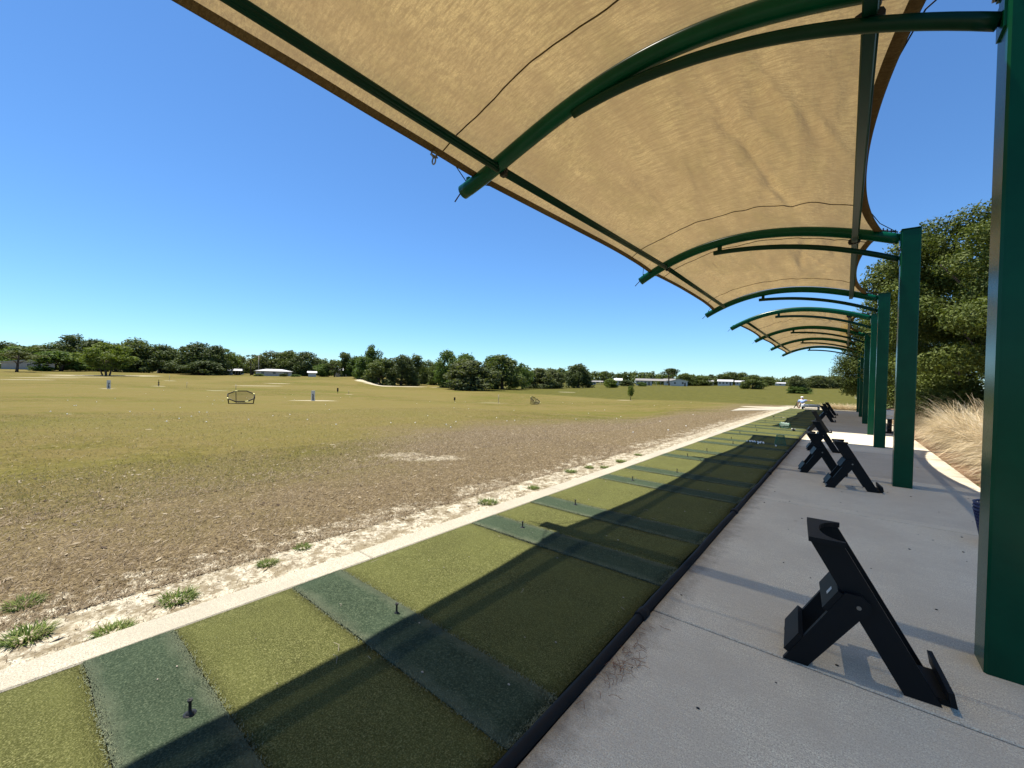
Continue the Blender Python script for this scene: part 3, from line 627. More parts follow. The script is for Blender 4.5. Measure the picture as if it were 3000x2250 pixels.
dx, dz = .268, .458; ln = math.hypot(dx, dz); ux, uz = dx/ln, dz/ln; nx_, nz_ = -uz, ux
q = lambda t_, y_, h: (ux*t_+nx_*h, y_, uz*t_+nz_*h)
MB().add([q(.435, .10, .0275), q(.475, .10, .0275), q(.475, .135, .0275), q(.435, .135, .0275), q(.435, .10, .0285), q(.475, .10, .0285), q(.475, .135, .0285), q(.435, .135, .0285)],
         [(0,1,2,3),(7,6,5,4),(0,4,5,1),(1,5,6,2),(2,6,7,3),(3,7,4,0)]).build('sticker', M['signgrey'], st_)
# ------------------------------------------------------------------ range baskets, balls, clubs
def basket(name, r0, r1, h, mat, wire=.0028, nv=22, nr=7, solid=False):
    b = empty(name)
    wv = MB()
    for k in range(nv):
        a = 2*PI*k/nv; wv.tube([(r0*math.cos(a), r0*math.sin(a), 0), (r1*math.cos(a), r1*math.sin(a), h)], wire, 4)
    wv.build('wire_wall', mat, b)
    rg = MB()
    for k in range(1, nr):
        tt = k/nr; ring(rg, (0, 0, h*tt), r0+(r1-r0)*tt, wire, 22, 'z')
    rg.build('hoops', mat, b)
    ring(MB(), (0, 0, h), r1, wire*2, 24, 'z').build('rim', mat, b)
    bm = ring(MB(), (0, 0, .004), r0, wire*1.6, 24, 'z')
    for k in range(-2, 3): bm.tube([(k*r0*.36, -r0*math.sqrt(1-(k*.36)**2), .003), (k*r0*.36, r0*math.sqrt(1-(k*.36)**2), .003)], wire, 4)
    bm.build('base', mat, b)
    return b
b1 = basket('range_basket', .085, .135, .26, M['wiregreen'], .0034, 18, 6)
b1.location = (-1.30, 13.05, .275); b1.rotation_euler = (PI, 0, 0)
tag(b1, 'green wire range basket standing upside down beside scattered white balls', 'basket', 'green range baskets on the mats')
b2 = basket('range_basket', .085, .135, .28, M['wiregreen'], .0050, 20, 6)
b2.location = (-1.55, 18.35, .135); b2.rotation_euler = (rad(15), rad(-98), rad(-25))
tag(b2, 'green wire range basket tipped on its side next to a driver', 'basket', 'green range baskets on the mats')
for k in range(3):
    b3 = basket('range_basket', .105, .165, .33, M['wireblue'], .005, 30, 10); b3.location = (1.235, 6.35, .02 + .035*k)
    tag(b3, ['lowest of the blue wire baskets nested behind the near post', 'middle blue wire basket in the nested stack behind the near post', 'topmost blue wire basket in the nested stack behind the near post'][k], 'basket', 'blue baskets nested behind the near post')
BALL = MB().ball((0, 0, .0213), .0213, 14, 10).mesh('golf_ball')
r_ = random.Random(11); k = 0
for i in range(13):
    bx = -2.06 + .034*i + r_.uniform(-.012, .012); by = 13.03 + (.10 if i % 2 else -.06) + r_.uniform(-.05, .05) - .006*i
    o = link('golf_ball', BALL, M['ballw'], None, (bx, by, .016)); tag(o, 'white golf ball in the loose row on the shaded mat', 'golf ball', 'balls in a row on the shaded mat')
for (bx, by, lab) in ((-1.76, 12.70, 'white golf ball just in front of the row on the shaded mat'), (-1.345, 12.57, 'single white golf ball in front of the upside down green basket')):
    tag(link('golf_ball', BALL, M['ballw'], None, (bx, by, .016)), lab, 'golf ball', 'loose balls near the baskets')
for i, (bx, by) in enumerate([(-1.42, 18.0), (-1.37, 18.05), (-1.46, 18.12)]):
    tag(link('golf_ball', BALL, M['ballw'], None, (bx, by, .016)), 'white golf ball spilled from the tipped green basket', 'golf ball', 'balls spilled from the tipped basket')
for i in range(70):
    d_ = 14 + 40*r_.random()**1.3; u_ = r_.uniform(60, 1500); bx, by = at(u_, d_)
    if bx > -4.5: continue
    tag(link('golf_ball', BALL, M['ballw'], None, (bx, by, tz(bx, by))), 'white golf ball left out in the grass of the range', 'golf ball', 'stray balls out on the range grass')
def club(name, a, b, lab, big):
    a, b = Vector(a), Vector(b); d = b-a; o = empty(name, a, math.atan2(d.y, d.x), lab, 'golf club', 'golf clubs lying on the mats'); Lc = d.length
    MB().tube([(.03, 0, .03), (Lc-.27, 0, .012)], .005, 6).build('shaft', M['steel'], o)
    MB().tube([(Lc-.27, 0, .012), (Lc, 0, .012)], [.010, .013], 8).build('grip', M['rubber'], o)
    MB().ball((0, 0, .04 if big else .03), .058 if big else .04, 14, 8, (1, .9, .62)).build('club_head', M['black'], o)
    return o
club('golf_club', (-1.37, 17.62, .016), (-.72, 18.5, .016), 'golf driver with a round black head lying near the tipped basket', True)
club('golf_club', (-2.79, 24.76, .016), (-1.72, 24.45, .016), 'golf club lying across the mats from sun into shade', False)
# bin post behind third post: grey ball washer on a stand
bw = empty('ball_washer', (1.28, 20.05, 0), 0, 'grey ball washer on a dark pedestal seen between the green posts', 'ball washer')
MB().box((-.30, -.14, .0), (.30, .14, .05), .01).build('foot_plate', M['black'], bw)
MB().tube([(0, 0, .05), (0, 0, .52)], .065, 10).build('pedestal', M['black'], bw)
MB().slab([(-.12, -.1), (.12, -.1), (.12, .1), (-.12, .1)], .52, .62).box((-.22, -.14, .621), (.22, .14, .84), .02).build('washer_body', M['signgrey'], bw)
MB().box((-.235, -.15, .841), (.235, .15, .87), .01).build('lid', flat('brown_lid', (.16, .09, .07)), bw)
# bench at the far end
bn = empty('metal_bench', (-1.88, 36.5, 0), math.atan2(.46, .93), 'low silver metal bench standing across the far end of the mats', 'bench')
MB().tube([(-.58, 0, .27), (.58, 0, .27)], .105, 14).build('seat', M['bench'], bn)
MB().box((-.50, -.22, .05), (.50, -.12, .09), .01).build('lower_rail', M['bench'], bn)
for sx in (-.5, .5): MB().box((sx-.03, -.11, .0), (sx+.03, .10, .17), .006).build('leg', M['black'], bn)
# small black folding stand
fs_ = empty('folding_stand', (-2.82, 37.6, 0), .3, 'small black folding stand beside the crouching person', 'stand')
MB().tube([(-.14, 0, 0), (.10, 0, .46)], .028, 6).build('leg', M['black'], fs_); MB().tube([(.18, .06, 0), (-.0, .06, .28)], .028, 6).build('leg', M['black'], fs_)
MB().box((-.02, -.08, .46), (.16, .12, .485), .006).build('top', M['black'], fs_)

# ------------------------------------------------------------------ crouching person at the far end
def skin_obj(name, verts, edges, radii, mat, parent, sub=1):
    me = bpy.data.meshes.new(name); me.from_pydata(verts, edges, []); o = link(name, me, mat, parent)
    m = o.modifiers.new('skin', 'SKIN'); s = o.modifiers.new('sub', 'SUBSURF'); s.levels = s.render_levels = sub
    m.use_smooth_shade = True
    lay = me.skin_vertices[0] if me.skin_vertices else None
    if lay is None:
        bpy.context.view_layer.objects.active = o; bpy.ops.mesh.customdata_skin_add(); lay = me.skin_vertices[0]
    for i, q in enumerate(radii): lay.data[i].radius = (q, q); lay.data[i].use_root = (i == 0)
    return o
pe = empty('person', (-2.42, 37.1, 0), rad(10), 'person in blue shirt and white cap crouching at the far end of the mats', 'person')
bv = [(0,0,.30),(0,.03,.45),(0,.10,.62),(0,.13,.70),(0,.15,.80),              # pelvis .. head
      (-.10,.0,.28),(-.16,.26,.34),(-.15,.10,.06),(-.15,.22,.03),            # left leg folded
      (.10,.0,.28),(.16,.28,.34),(.15,.10,.06),(.15,.22,.03),
      (-.17,.10,.60),(-.24,.22,.38),(-.22,.32,.16),(.17,.10,.60),(.36,.16,.62),(.56,.20,.60)]
be = [(0,1),(1,2),(2,3),(3,4),(0,5),(5,6),(6,7),(7,8),(0,9),(9,10),(10,11),(11,12),(2,13),(13,14),(14,15),(2,16),(16,17),(17,18)]
br = [.13,.13,.13,.055,.085,.085,.07,.05,.035,.085,.07,.05,.035,.055,.045,.03,.055,.045,.03]
skin_obj('body', bv, be, br, M['skin'], pe)
skin_obj('shirt', [(0,0,.34),(0,.03,.47),(0,.10,.63),(-.17,.10,.60),(-.22,.19,.46),(.17,.10,.60),(.32,.15,.615)], [(0,1),(1,2),(2,3),(3,4),(2,5),(5,6)], [.155,.155,.145,.08,.062,.08,.06], M['shirt'], pe)
skin_obj('trousers', [(0,0,.27),(-.10,.01,.28),(-.16,.26,.34),(-.15,.12,.10),(.10,.01,.28),(.16,.28,.34),(.15,.12,.10)], [(0,1),(1,2),(2,3),(0,4),(4,5),(5,6)], [.145,.10,.085,.065,.10,.085,.065], M['trouser'], pe)
MB().ball((0, .15, .835), .098, 14, 8, (1, 1.05, .75)).box((-.07, .22, .80), (.07, .33, .812), .004).build('cap', M['cap'], pe)
MB().tube([(.50, .19, .60), (.72, .25, .56)], [.05, .045], 8).build('towel', M['yellowish'], pe)

# ------------------------------------------------------------------ range targets, signs, flags
def text_mesh(ch, size):
    cu = bpy.data.curves.new('digit', 'FONT'); cu.body = ch; cu.size = size; cu.align_x = 'CENTER'; cu.extrude = .004; cu.offset = size*.034
    o = bpy.data.objects.new('digit', cu); col.objects.link(o); dg = bpy.context.evaluated_depsgraph_get()
    me = bpy.data.meshes.new_from_object(o.evaluated_get(dg)); bpy.data.objects.remove(o); bpy.data.curves.remove(cu); return me
def face_cam(x, y): return math.atan2(-x, y)                        # local -y looks at the camera
def sign(u, d, txt, wd, ht, panel, lab, bot=.10):
    x, y = at(u, d); z = tz(x, y); o = empty('yardage_sign', (x, y, z), face_cam(x, y), lab, 'yardage sign', 'yardage signs on the range')
    if panel: MB().box((-wd/2, -.015, .0), (wd/2, .015, ht), .006).build('panel', M['signgrey'], o)
    else: MB().box((-.03, .006, .0), (.03, .03, ht*.96)).build('stake', M['wood'], o)
    n = len(txt); s = (ht*.60 if panel else ht*1.0)/n
    for i, ch in enumerate(txt):
        dg = link('digit', text_mesh(ch, s*1.22), M['ink'], o); dg.rotation_euler = (PI/2, 0, 0); dg.location = (0, -.021, bot + s*(n-1-i))
    return o
sign(677, 41, '50', .34, 1.0, True, 'grey upright yardage sign with stacked digits 5 and 0')
sign(235, 49, '75', .34, 1.02, True, 'grey upright yardage sign with stacked digits 7 and 5')
sign(343, 69, '100', .30, 1.05, False, 'slim yardage sign with stacked digits 1, 0 and 0')
def stake(u, d, h, lab, flag=None, r=.022):
    x, y = at(u, d); o = empty('marker_stake', (x, y, tz(x, y)), face_cam(x, y), lab, 'marker stake', 'marker stakes out on the range')
    MB().tube([(0, 0, -.02), (0, 0, h)], r, 6).build('stake', M['wood'] if flag is None else M['black'], o)
    if flag is not None: MB().box((-.11, -.012, h*.35), (.11, .012, h)).build('plate', flag, o)
stake(366, 100, 1.3, 'dark marker stake on a sandy spot beyond the 100 sign', None, .03)
stake(404, 66, 1.0, 'thin marker stake right of the 100 sign')
stake(510, 62, .95, 'short marker stake showing above the big practice net', None, .03)
stake(730, 62, .85, 'small dark marker plate right of the 50 sign', M['black'])
stake(754, 62, .6, 'short marker stake by a white sand spot right of the 50 sign', None, .03)
stake(983, 56, .62, 'small dark marker plate before the round tree clump', M['black'])
stake(1078, 46, .95, 'dark marker stake on a pale sand streak left of the small net', None, .03)
def chip_net(u, d, rz, scale, lab):
    x, y = at(u, d); o = empty('chipping_net', (x, y, tz(x, y)), face_cam(x, y) + rz, lab, 'practice net', 'chipping nets on the range'); o.scale = (scale,)*3
    n = 8; R_ = .92; tilt = rad(38); ring_pts = []
    for k in range(n):
        a = 2*PI*(k+.5)/n; px, pz = R_*math.cos(a), R_*math.sin(a)
        ring_pts.append(Vector((px, -.30 - pz*-.0 + pz*math.cos(tilt)*.8 , .58 + pz*math.sin(tilt)*.72)))
    fr = MB()
    for k in range(n): fr.tube([ring_pts[k], ring_pts[(k+1) % n]], .040, 6)
    fr.build('rim', M['black'], o)
    for k in range(n):
        a, b = ring_pts[k], ring_pts[(k-1) % n]; c_ = ring_pts[(k+1) % n]
        if k % 2 == 0: MB().tube([a.lerp(b, .16), a, a.lerp(c_, .16)], .044, 8).build('sleeve', M['yellowish'], o)
    apex = Vector((0.05, .15, .06)); nv, nf = [], []
    for i in range(5):
        for p in ring_pts: q_ = p.lerp(apex, i/4); q_.z -= .10*math.sin(PI*i/4); q_.z = max(.03, q_.z); nv.append(q_)
    for i in range(4):
        for k in range(n): nf.append((i*n+k, i*n+(k+1) % n, (i+1)*n+(k+1) % n, (i+1)*n+k))
    MB().add(nv, nf, True).build('net', M['net'], o)
    for k in (0, 3, 4, 7, 2):
        p = ring_pts[k]; MB().tube([p, (p.x*.92, p.y+.06, .02)], .024, 6).build('leg', M['black'], o)
    ft = [Vector((ring_pts[k].x*.92, ring_pts[k].y+.06, .02)) for k in (0, 3, 4, 7)]
    MB().tube([ft[1], ft[2], ft[3], ft[0], ft[1]], .022, 6).build('base_hoop', M['black'], o)
chip_net(522, 31, 0, .98, 'large round chipping net with pale sleeves on its rim')
chip_net(1153, 43, rad(70), .80, 'smaller chipping net seen side on in the middle of the range')

# ------------------------------------------------------------------ foliage
RN = np.random.default_rng(21)
def leaf_quads(P, Nn, size, aspect=.55):
    n = len(P); Nn = Nn/np.linalg.norm(Nn, axis=1, keepdims=True); r = RN.normal(size=(n, 3)); T = np.cross(Nn, r); T /= np.linalg.norm(T, axis=1, keepdims=True)+1e-9
    B = np.cross(Nn, T); s = (size*RN.uniform(.6, 1.35, n))[:, None]
    return np.stack([P-T*s, P-B*s*aspect+Nn*s*.12, P+T*s, P+B*s*aspect+Nn*s*.12], 1)
def blob_leaves(blobs, N, size, inner=.5, jit=.8):
    blobs = np.array(blobs, float); wgt = blobs[:, 3]*blobs[:, 4]; idx = RN.choice(len(blobs), N, p=wgt/wgt.sum()); b = blobs[idx]
    D = RN.normal(size=(N, 3)); D /= np.linalg.norm(D, axis=1, keepdims=True)
    f = (inner + (1-inner)*RN.random(N)**.6)*(1+.10*RN.normal(size=N)); P = b[:, :3] + D*f[:, None]*b[:, [3, 3, 4]]
    Nn = D*np.array([1, 1, 1.1]) + np.array([0, 0, .35]) + jit*RN.normal(size=(N, 3)); return leaf_quads(P, Nn, size)
def crown_blobs(n, rx, z0, z1, br, shape='round', seed=0):
    g = np.random.default_rng(seed); out = []
    for i in range(n):
        t_ = (i+.5)/n; z = z0 + (z1-z0)*t_; a = g.uniform(0, 2*PI)
        s = {'round': math.sqrt(max(.05, 1-(2*t_-.95)**2)), 'dome': math.sqrt(max(.04, 1-(t_*.98)**2)), 'tall': (1-.62*t_)*(.6+.8*g.random()), 'flat': .35+.65*math.sin(PI*min(1, t_+.2)), 'cone': 1.05-.9*t_}[shape]
        rr = rx*s*math.sqrt(g.uniform(.15, 1)); r_b = br*g.uniform(.65, 1.3)
        out.append((rr*math.cos(a), rr*math.sin(a), z + g.normal()*.02, r_b, r_b*g.uniform(.65, .95)))
    return out
def trunk_mb(h, r, limbs, seed, spread=.25, base=.0, multi=1):
    g = random.Random(seed); mb = MB()
    for q in range(multi):
        ox = 0 if multi == 1 else .05*math.cos(q*2.4+1); oy = 0 if multi == 1 else .05*math.sin(q*2.4+1)
        lean = (ox*2.2 + g.uniform(-.03, .03), oy*2.2 + g.uniform(-.03, .03))
        p = [(ox + lean[0]*t_, oy + lean[1]*t_, -.02+h*t_) for t_ in (0, .15, .4, .7, 1)]; rr = r/math.sqrt(multi)
        mb.tube(p, [rr*1.25, rr, rr*.85, rr*.65, rr*.35], 7)
        for i in range(limbs):
            t_ = g.uniform(.35, .95); a = g.uniform(0, 2*PI); s = g.uniform(.5, 1)*spread
            st_ = Vector((ox+lean[0]*t_, oy+lean[1]*t_, h*t_)); en = st_ + Vector((s*math.cos(a), s*math.sin(a), g.uniform(.08, .25)))
            mb.tube([st_, st_.lerp(en, .5)+Vector((0, 0, -.015)), en], [rr*.45, rr*.3, rr*.12], 5)
    return mb.mesh('trunk')
def unit(kind, seed):
    """crown, trunk meshes in a unit box: 1 high, 1 wide"""
    if kind == 'oak': bl = crown_blobs(46, .36, .05, .88, .15, 'round', seed) + crown_blobs(14, .30, .05, .4, .15, 'flat', seed+3); n, s, tr = 6500, .026, (.5, .035, 5, 1)
    elif kind == 'dense': bl = crown_blobs(52, .37, .04, .87, .15, 'dome', seed); n, s, tr = 7000, .026, (.5, .035, 4, 1)
    elif kind == 'airy': bl = crown_blobs(30, .36, .24, .92, .095, 'round', seed); n, s, tr = 3200, .024, (.75, .028, 9, 1)
    elif kind == 'bush': bl = crown_blobs(46, .39, .03, .84, .15, 'dome', seed); n, s, tr = 6500, .030, (.3, .04, 4, 2)
    elif kind == 'tall': bl = crown_blobs(44, .40, .06, .93, .12, 'tall', seed); n, s, tr = 5500, .024, (.8, .03, 6, 1)
    elif kind == 'pine': bl = crown_blobs(15, .40, .66, .93, .105, 'flat', seed); n, s, tr = 2400, .022, (.86, .022, 9, 1)
    elif kind == 'shade': bl = crown_blobs(42, .40, .24, .88, .12, 'round', seed); n, s, tr = 5600, .024, (.5, .028, 6, 5)
    elif kind == 'young': bl = crown_blobs(24, .34, .34, .88, .13, 'round', seed); n, s, tr = 2600, .030, (.6, .03, 4, 1)
    me = np_mesh('crown', blob_leaves(bl, n, s, .45), 4)
    return me, trunk_mb(tr[0], tr[1], tr[2], seed, .28, 0, tr[3])
UN = {}
def get_unit(kind, var, mat):
    k = (kind, var, mat)
    if k not in UN:
        if (kind, var) not in UN: UN[(kind, var)] = unit(kind, 100 + var*7 + hash(len(kind)) % 50)
        c, tr = UN[(kind, var)]; c2 = c.copy(); c2.materials.append(M[mat])
        if not tr.materials: tr.materials.append(M['bark'])
        UN[k] = (c2, tr)
    return UN[k]
TREE_G = 'trees along the far edge of the range'
def tree(u, d, vtop, wpx, kind, var, mat, lab, name='tree', group=TREE_G, cat='tree', sink=0.0):
    x, y = at(u, d); z = tz(x, y); zt = H + (hor(u)-vtop)*d/893; hgt = max(.5, zt - z + sink); wd = wpx*d/893*(1.08 if kind == 'shade' else 1.0 if d < 110 else 1.34)
    o = empty(name, (x, y, z - sink), RN.uniform(0, 6.28), lab, cat, group); o.scale = (wd, wd, hgt/.965)
    c, tr = get_unit(kind, var, mat)
    link('crown', c, None, o); link('trunk', tr, None, o); return o
T = [ # left wood, across the house and the 75 sign
 (8,185,738,84,'oak',0,'leaf_dark','dark oak at the left edge behind the grey house'),
 (62,176,747,80,'dense',0,'leaf_mid','rounded green tree behind the grey house roof'),
 (108,176,741,88,'oak',1,'leaf_oak','broad oak right of the grey house gable'),
 (36,132,758,80,'pine',1,'leaf_grey','loose olive tree standing in front of the grey house'),
 (128,150,757,84,'bush',0,'leaf_mid','low bushy tree at the right corner of the grey house'),
 (166,172,727,78,'tall',0,'leaf_dark','tall ragged oak above the low bushy tree'),
 (206,170,733,70,'oak',2,'leaf_dark','dark oak directly behind the bright lone tree'),
 (250,166,741,64,'dense',1,'leaf_dark','dark leafy oak right behind the bright lone tree'),
 (300,166,732,86,'oak',0,'leaf_oak','tall broad oak right of the bright lone tree'),
 (345,166,743,72,'dense',0,'leaf_dark','dark dense oak above the white shed roofs'),
 (385,170,756,60,'oak',1,'leaf_oak','lower oak between two taller dark oaks'),
 (425,160,740,82,'dense',1,'leaf_dark','big dark oak left of the yellow green tree'),
 (462,158,746,56,'oak',2,'leaf_dark','dark oak touching the yellow green tree'),
 (487,165,754,54,'airy',1,'leaf_bright','yellow green loose tree at the right end of the left wood'),
 (508,180,772,36,'oak',0,'leaf_oak','small oak sloping down beside the carport house'),
 (436,150,778,70,'bush',1,'leaf_dark','dark low thicket at the foot of the big dark oak'),
 (545,190,765,54,'airy',2,'leaf_grey','grey green oak left of the white roofed house'),
 (585,185,758,66,'oak',1,'leaf_grey','grey green oak behind the white roofed house'),
 (622,185,757,62,'dense',2,'leaf_oak','rounded oak right behind the white roofed house'),
 (658,182,760,66,'oak',2,'leaf_dark','dark oak at the right end of the white roofed house'),
 (612,153,806,16,'bush',0,'leaf_dark','dark round shrub in front of the white roofed house'),
 (560,153,806,18,'bush',2,'leaf_mid','low green shrub left of the white roofed house'),
 (640,152,808,20,'bush',1,'leaf_mid','low palmetto like shrub right of the white roofed house'),
 (697,170,786,40,'oak',0,'leaf_mid','small green tree beside the white trailer'),
 (722,168,779,40,'airy',0,'leaf_oak','thin topped oak left of the tall round headed oak'),
 (744,172,761,40,'tall',1,'leaf_oak','round headed oak standing above its neighbours'),
 (770,172,769,46,'dense',1,'leaf_mid','mid green tree just left of the first tree island'),
 # first island
 (803,146,747,46,'tall',2,'leaf_mid','tallest spiky tree at the back of the first island'),
 (790,143,768,50,'dense',0,'leaf_mid','rounded light green tree at the left of the first island'),
 (826,139,771,60,'bush',0,'leaf_oak','bushy tree at the front middle of the first island'),
 (866,141,767,66,'dense',2,'leaf_dark','dark wide bushy tree at the front right of the first island'),
 (894,150,769,50,'tall',0,'leaf_oak','tall tree at the back right of the first island'),
 (925,168,778,52,'oak',1,'leaf_oak','tree in the gap between the two tree islands'),
 (948,160,782,46,'dense',1,'leaf_oak','second tree in the gap beside the larger island'),
 # second island
 (968,130,757,58,'oak',2,'leaf_mid','tall light green tree at the left of the larger island'),
 (1003,128,763,66,'dense',0,'leaf_mid','broad green tree top near the middle of the larger island'),
 (1020,114,775,100,'bush',1,'leaf_grey','wide grey green bush at the front of the larger island'),
 (1085,128,766,80,'dense',1,'leaf_oak','large dark topped oak at the right of the larger island'),
 (1062,136,768,56,'tall',1,'leaf_mid','upright tree at the back of the larger island'),
 (1128,138,786,46,'tall',2,'leaf_mid','narrow upright tree at the right end of the larger island'),
 (1165,150,793,58,'bush',2,'leaf_grey','grey green bushy tree right of the larger island'),
 (1194,156,796,50,'bush',0,'leaf_grey','low grey green tree next to the lone dark tree'),
 (1248,172,786,60,'dense',2,'leaf_dark','lone dense dark round tree right of the islands'),
 (1318,160,817,28,'bush',1,'leaf_bright','small bright yellow green bush beside the far houses'),
 (1352,190,820,28,'bush',2,'leaf_dark','dark clipped shrub in front of the white motor home'),
 (1386,195,825,20,'bush',0,'leaf_mid','low green shrub left of the long mobile home'),
 (1445,262,796,50,'pine',0,'leaf_dark','tall flat topped pine over the far houses'),
 (1480,270,806,38,'dense',0,'leaf_oak','rounded tree right of the flat topped pine'),
 (1520,275,812,40,'oak',1,'leaf_oak','low oak beside the gabled white house'),
 (1536,300,809,18,'pine',1,'leaf_dark','small distant umbrella shaped pine'),
 (1560,285,808,38,'oak',2,'leaf_oak','distant oak left of the tallest distant oaks'),
 (1578,280,803,40,'dense',1,'leaf_oak','taller distant oak behind the white mobile home'),
 (1600,280,804,36,'oak',0,'leaf_oak','distant oak right of the white mobile home'),
 (1628,150,808,44,'bush',2,'leaf_oak','dark bushy tree alone on the far slope'),
 (1655,280,813,30,'oak',1,'leaf_oak','distant oak between the two slope bushes'),
 (1722,100,810,46,'bush',0,'leaf_grey','rounded bush alone on the slope beyond the mats'),
 (1728,99,833,52,'bush',1,'leaf_mid','low spreading shrub at the foot of the slope bush'),
 (1765,190,811,60,'oak',2,'leaf_grey','pale green tree on the slope left of the near oaks'),
 (1800,200,812,50,'dense',1,'leaf_grey','pale green tree half behind the near oaks')]
for q in T: tree(*q)
tree(230, 122, 740, 104, 'shade', 0, 'leaf_bright', 'bright green multi trunk tree alone on a ring of sand', 'lone_tree', 'lone trees out on the range')
sp = tree(1363, 72, 832, 22, 'young', 3, 'leaf_bright', 'young sapling with a pale trunk standing alone on the range', 'sapling', 'lone trees out on the range')
# palm
x, y = at(541, 172); pm = empty('palm_tree', (x, y, tz(x, y)), 0, 'single palm between the left wood and the white roofed house', 'palm', TREE_G)
MB().tube([(0, 0, 0), (.15, 0, 3), (.1, 0, 6.4)], [.25, .2, .17], 8).build('trunk', M['bark'], pm)
fr = []
for k in range(26):
    a = k*2.4; el = 1.0 - (k/26)*1.5
    prev = None
    for i in range(7):
        s0 = i/6; rr_ = 3.0*s0; zz = 6.4 + math.sin(el)*2.2*s0 - 1.9*s0*s0; c_ = Vector((.1+rr_*math.cos(a)*math.cos(el*.6), rr_*math.sin(a)*math.cos(el*.6), zz))
        wv = .30*math.sin(PI*min(1, s0+.15)); sd = Vector((-math.sin(a)*wv, math.cos(a)*wv, -.06))
        cur = (c_-sd, c_+sd)
        if prev: fr.append([prev[0], prev[1], cur[1], cur[0]])
        prev = cur
me = np_mesh('fronds', np.array([[list(p) for p in f] for f in fr]), 4); me.materials.append(M['leaf_grey']); link('fronds', me, None, pm)
# far wood behind everything
bl = []; g = np.random.default_rng(3)
for u in np.arange(-120, 1900, 5.0):
    d = 330 + 40*math.sin(u*.02) + g.uniform(-15, 15); x, y = at(u, d); z = tz(x, y)
    vt = np.interp(u, [-120, 60, 500, 560, 700, 780, 1000, 1250, 1330, 1450, 1550, 1700, 1900], [758, 752, 770, 778, 776, 792, 797, 800, 806, 809, 815, 818, 816]) + g.uniform(-2.5, 3.5)
    top = H + (hor(u)-vt)*d/893
    for k in range(3):
        zz = z + (top-z)*(.14+.36*k)+g.uniform(-.6, .5); bl.append((x+g.uniform(-2, 2), y+g.uniform(-4, 4), zz, 2.8, max(1.2, (top-z)*.27)))
me = np_mesh('far_wood', blob_leaves(bl, 110000, .85, .4), 4); me.materials.append(M['leaf_oak'])
tag(link('far_wood', me), 'continuous dark wood closing the horizon behind the houses', 'woodland', kind='stuff')

# near oaks to the right behind the posts
def near_oak(x, y, hgt, rx, seed, nleaf, low, lab, lsz=.058, extra=()):
    o = empty('oak_tree', (x, y, tz(x, y)), 0, lab, 'tree', 'big oaks behind the green posts')
    g = np.random.default_rng(seed); bl = []
    for i in range(125):
        t_ = g.random(); z = low + (hgt-low-.5)*t_; prof = math.sqrt(max(.05, 1-(1.9*t_-.80)**2/1.3)); a = g.uniform(0, 2*PI); rr_ = rx*prof*math.sqrt(g.uniform(.1, 1))
        r_b = g.uniform(.55, 1.05); bl.append((rr_*math.cos(a), rr_*math.sin(a), z, r_b, r_b*g.uniform(.5, .8)))
    bl += [(q[0], q[1], q[2], q[3], q[3]*.75) for q in extra]
    me = np_mesh('crown', blob_leaves(bl, nleaf, lsz, .35, .9), 4); me.materials.append(M['leaf_near']); link('crown', me, None, o)
    tm = MB(); rg_ = random.Random(seed)
    tm.tube([(0, 0, -.1), (.05, 0, hgt*.2), (.1, .05, hgt*.42), (.05, .1, hgt*.7)], [.27, .2, .16, .08], 10)
    for k in range(14):
        a = rg_.uniform(0, 2*PI); z0 = hgt*rg_.uniform(.18, .6); e = rx*rg_.uniform(.5, .85)
        tm.tube([(.05, 0, z0), (e*.5*math.cos(a), e*.5*math.sin(a), z0+.5), (e*math.cos(a), e*math.sin(a), z0+rg_.uniform(.4, 1.8))], [.09, .06, .02], 6)
    tm.build('trunk', M['bark'], o); return o
near_oak(5.0, 24.0, 9.2, 4.3, 5, 150000, .9, 'largest leafy oak filling the space between the near and second posts', .058, [(-3.7,0,6.6,.85),(-3.3,.5,5.8,.9),(-4.1,-.3,6.1,.65),(-2.9,0,7.3,.9),(-3.6,.6,7.0,.6),(-2.2,0,8.0,.9)])
near_oak(4.6, 31.5, 8.6, 4.0, 6, 120000, .8, 'oak just left of the largest one, behind the second post', .058, [(-4.0,0,5.5,.9),(-3.6,0,4.7,1.0),(-3.3,0,6.3,.9),(-4.4,0,5.0,.6)])
near_oak(3.4, 41.0, 7.4, 3.3, 8, 100000, .7, 'farthest of the near oaks, drooping beside the end of the deck', .058, [(-3.3,0,3.8,.9),(-3.7,0,2.8,.8),(-2.8,0,2.2,.9),(-2.9,0,4.6,.8),(-3.1,0,1.6,.7),(-3.4,.3,3.2,.9)])
near_oak(11.0, 30.0, 9.5, 4.5, 9, 60000, .8, 'oak mostly hidden behind the near green post')
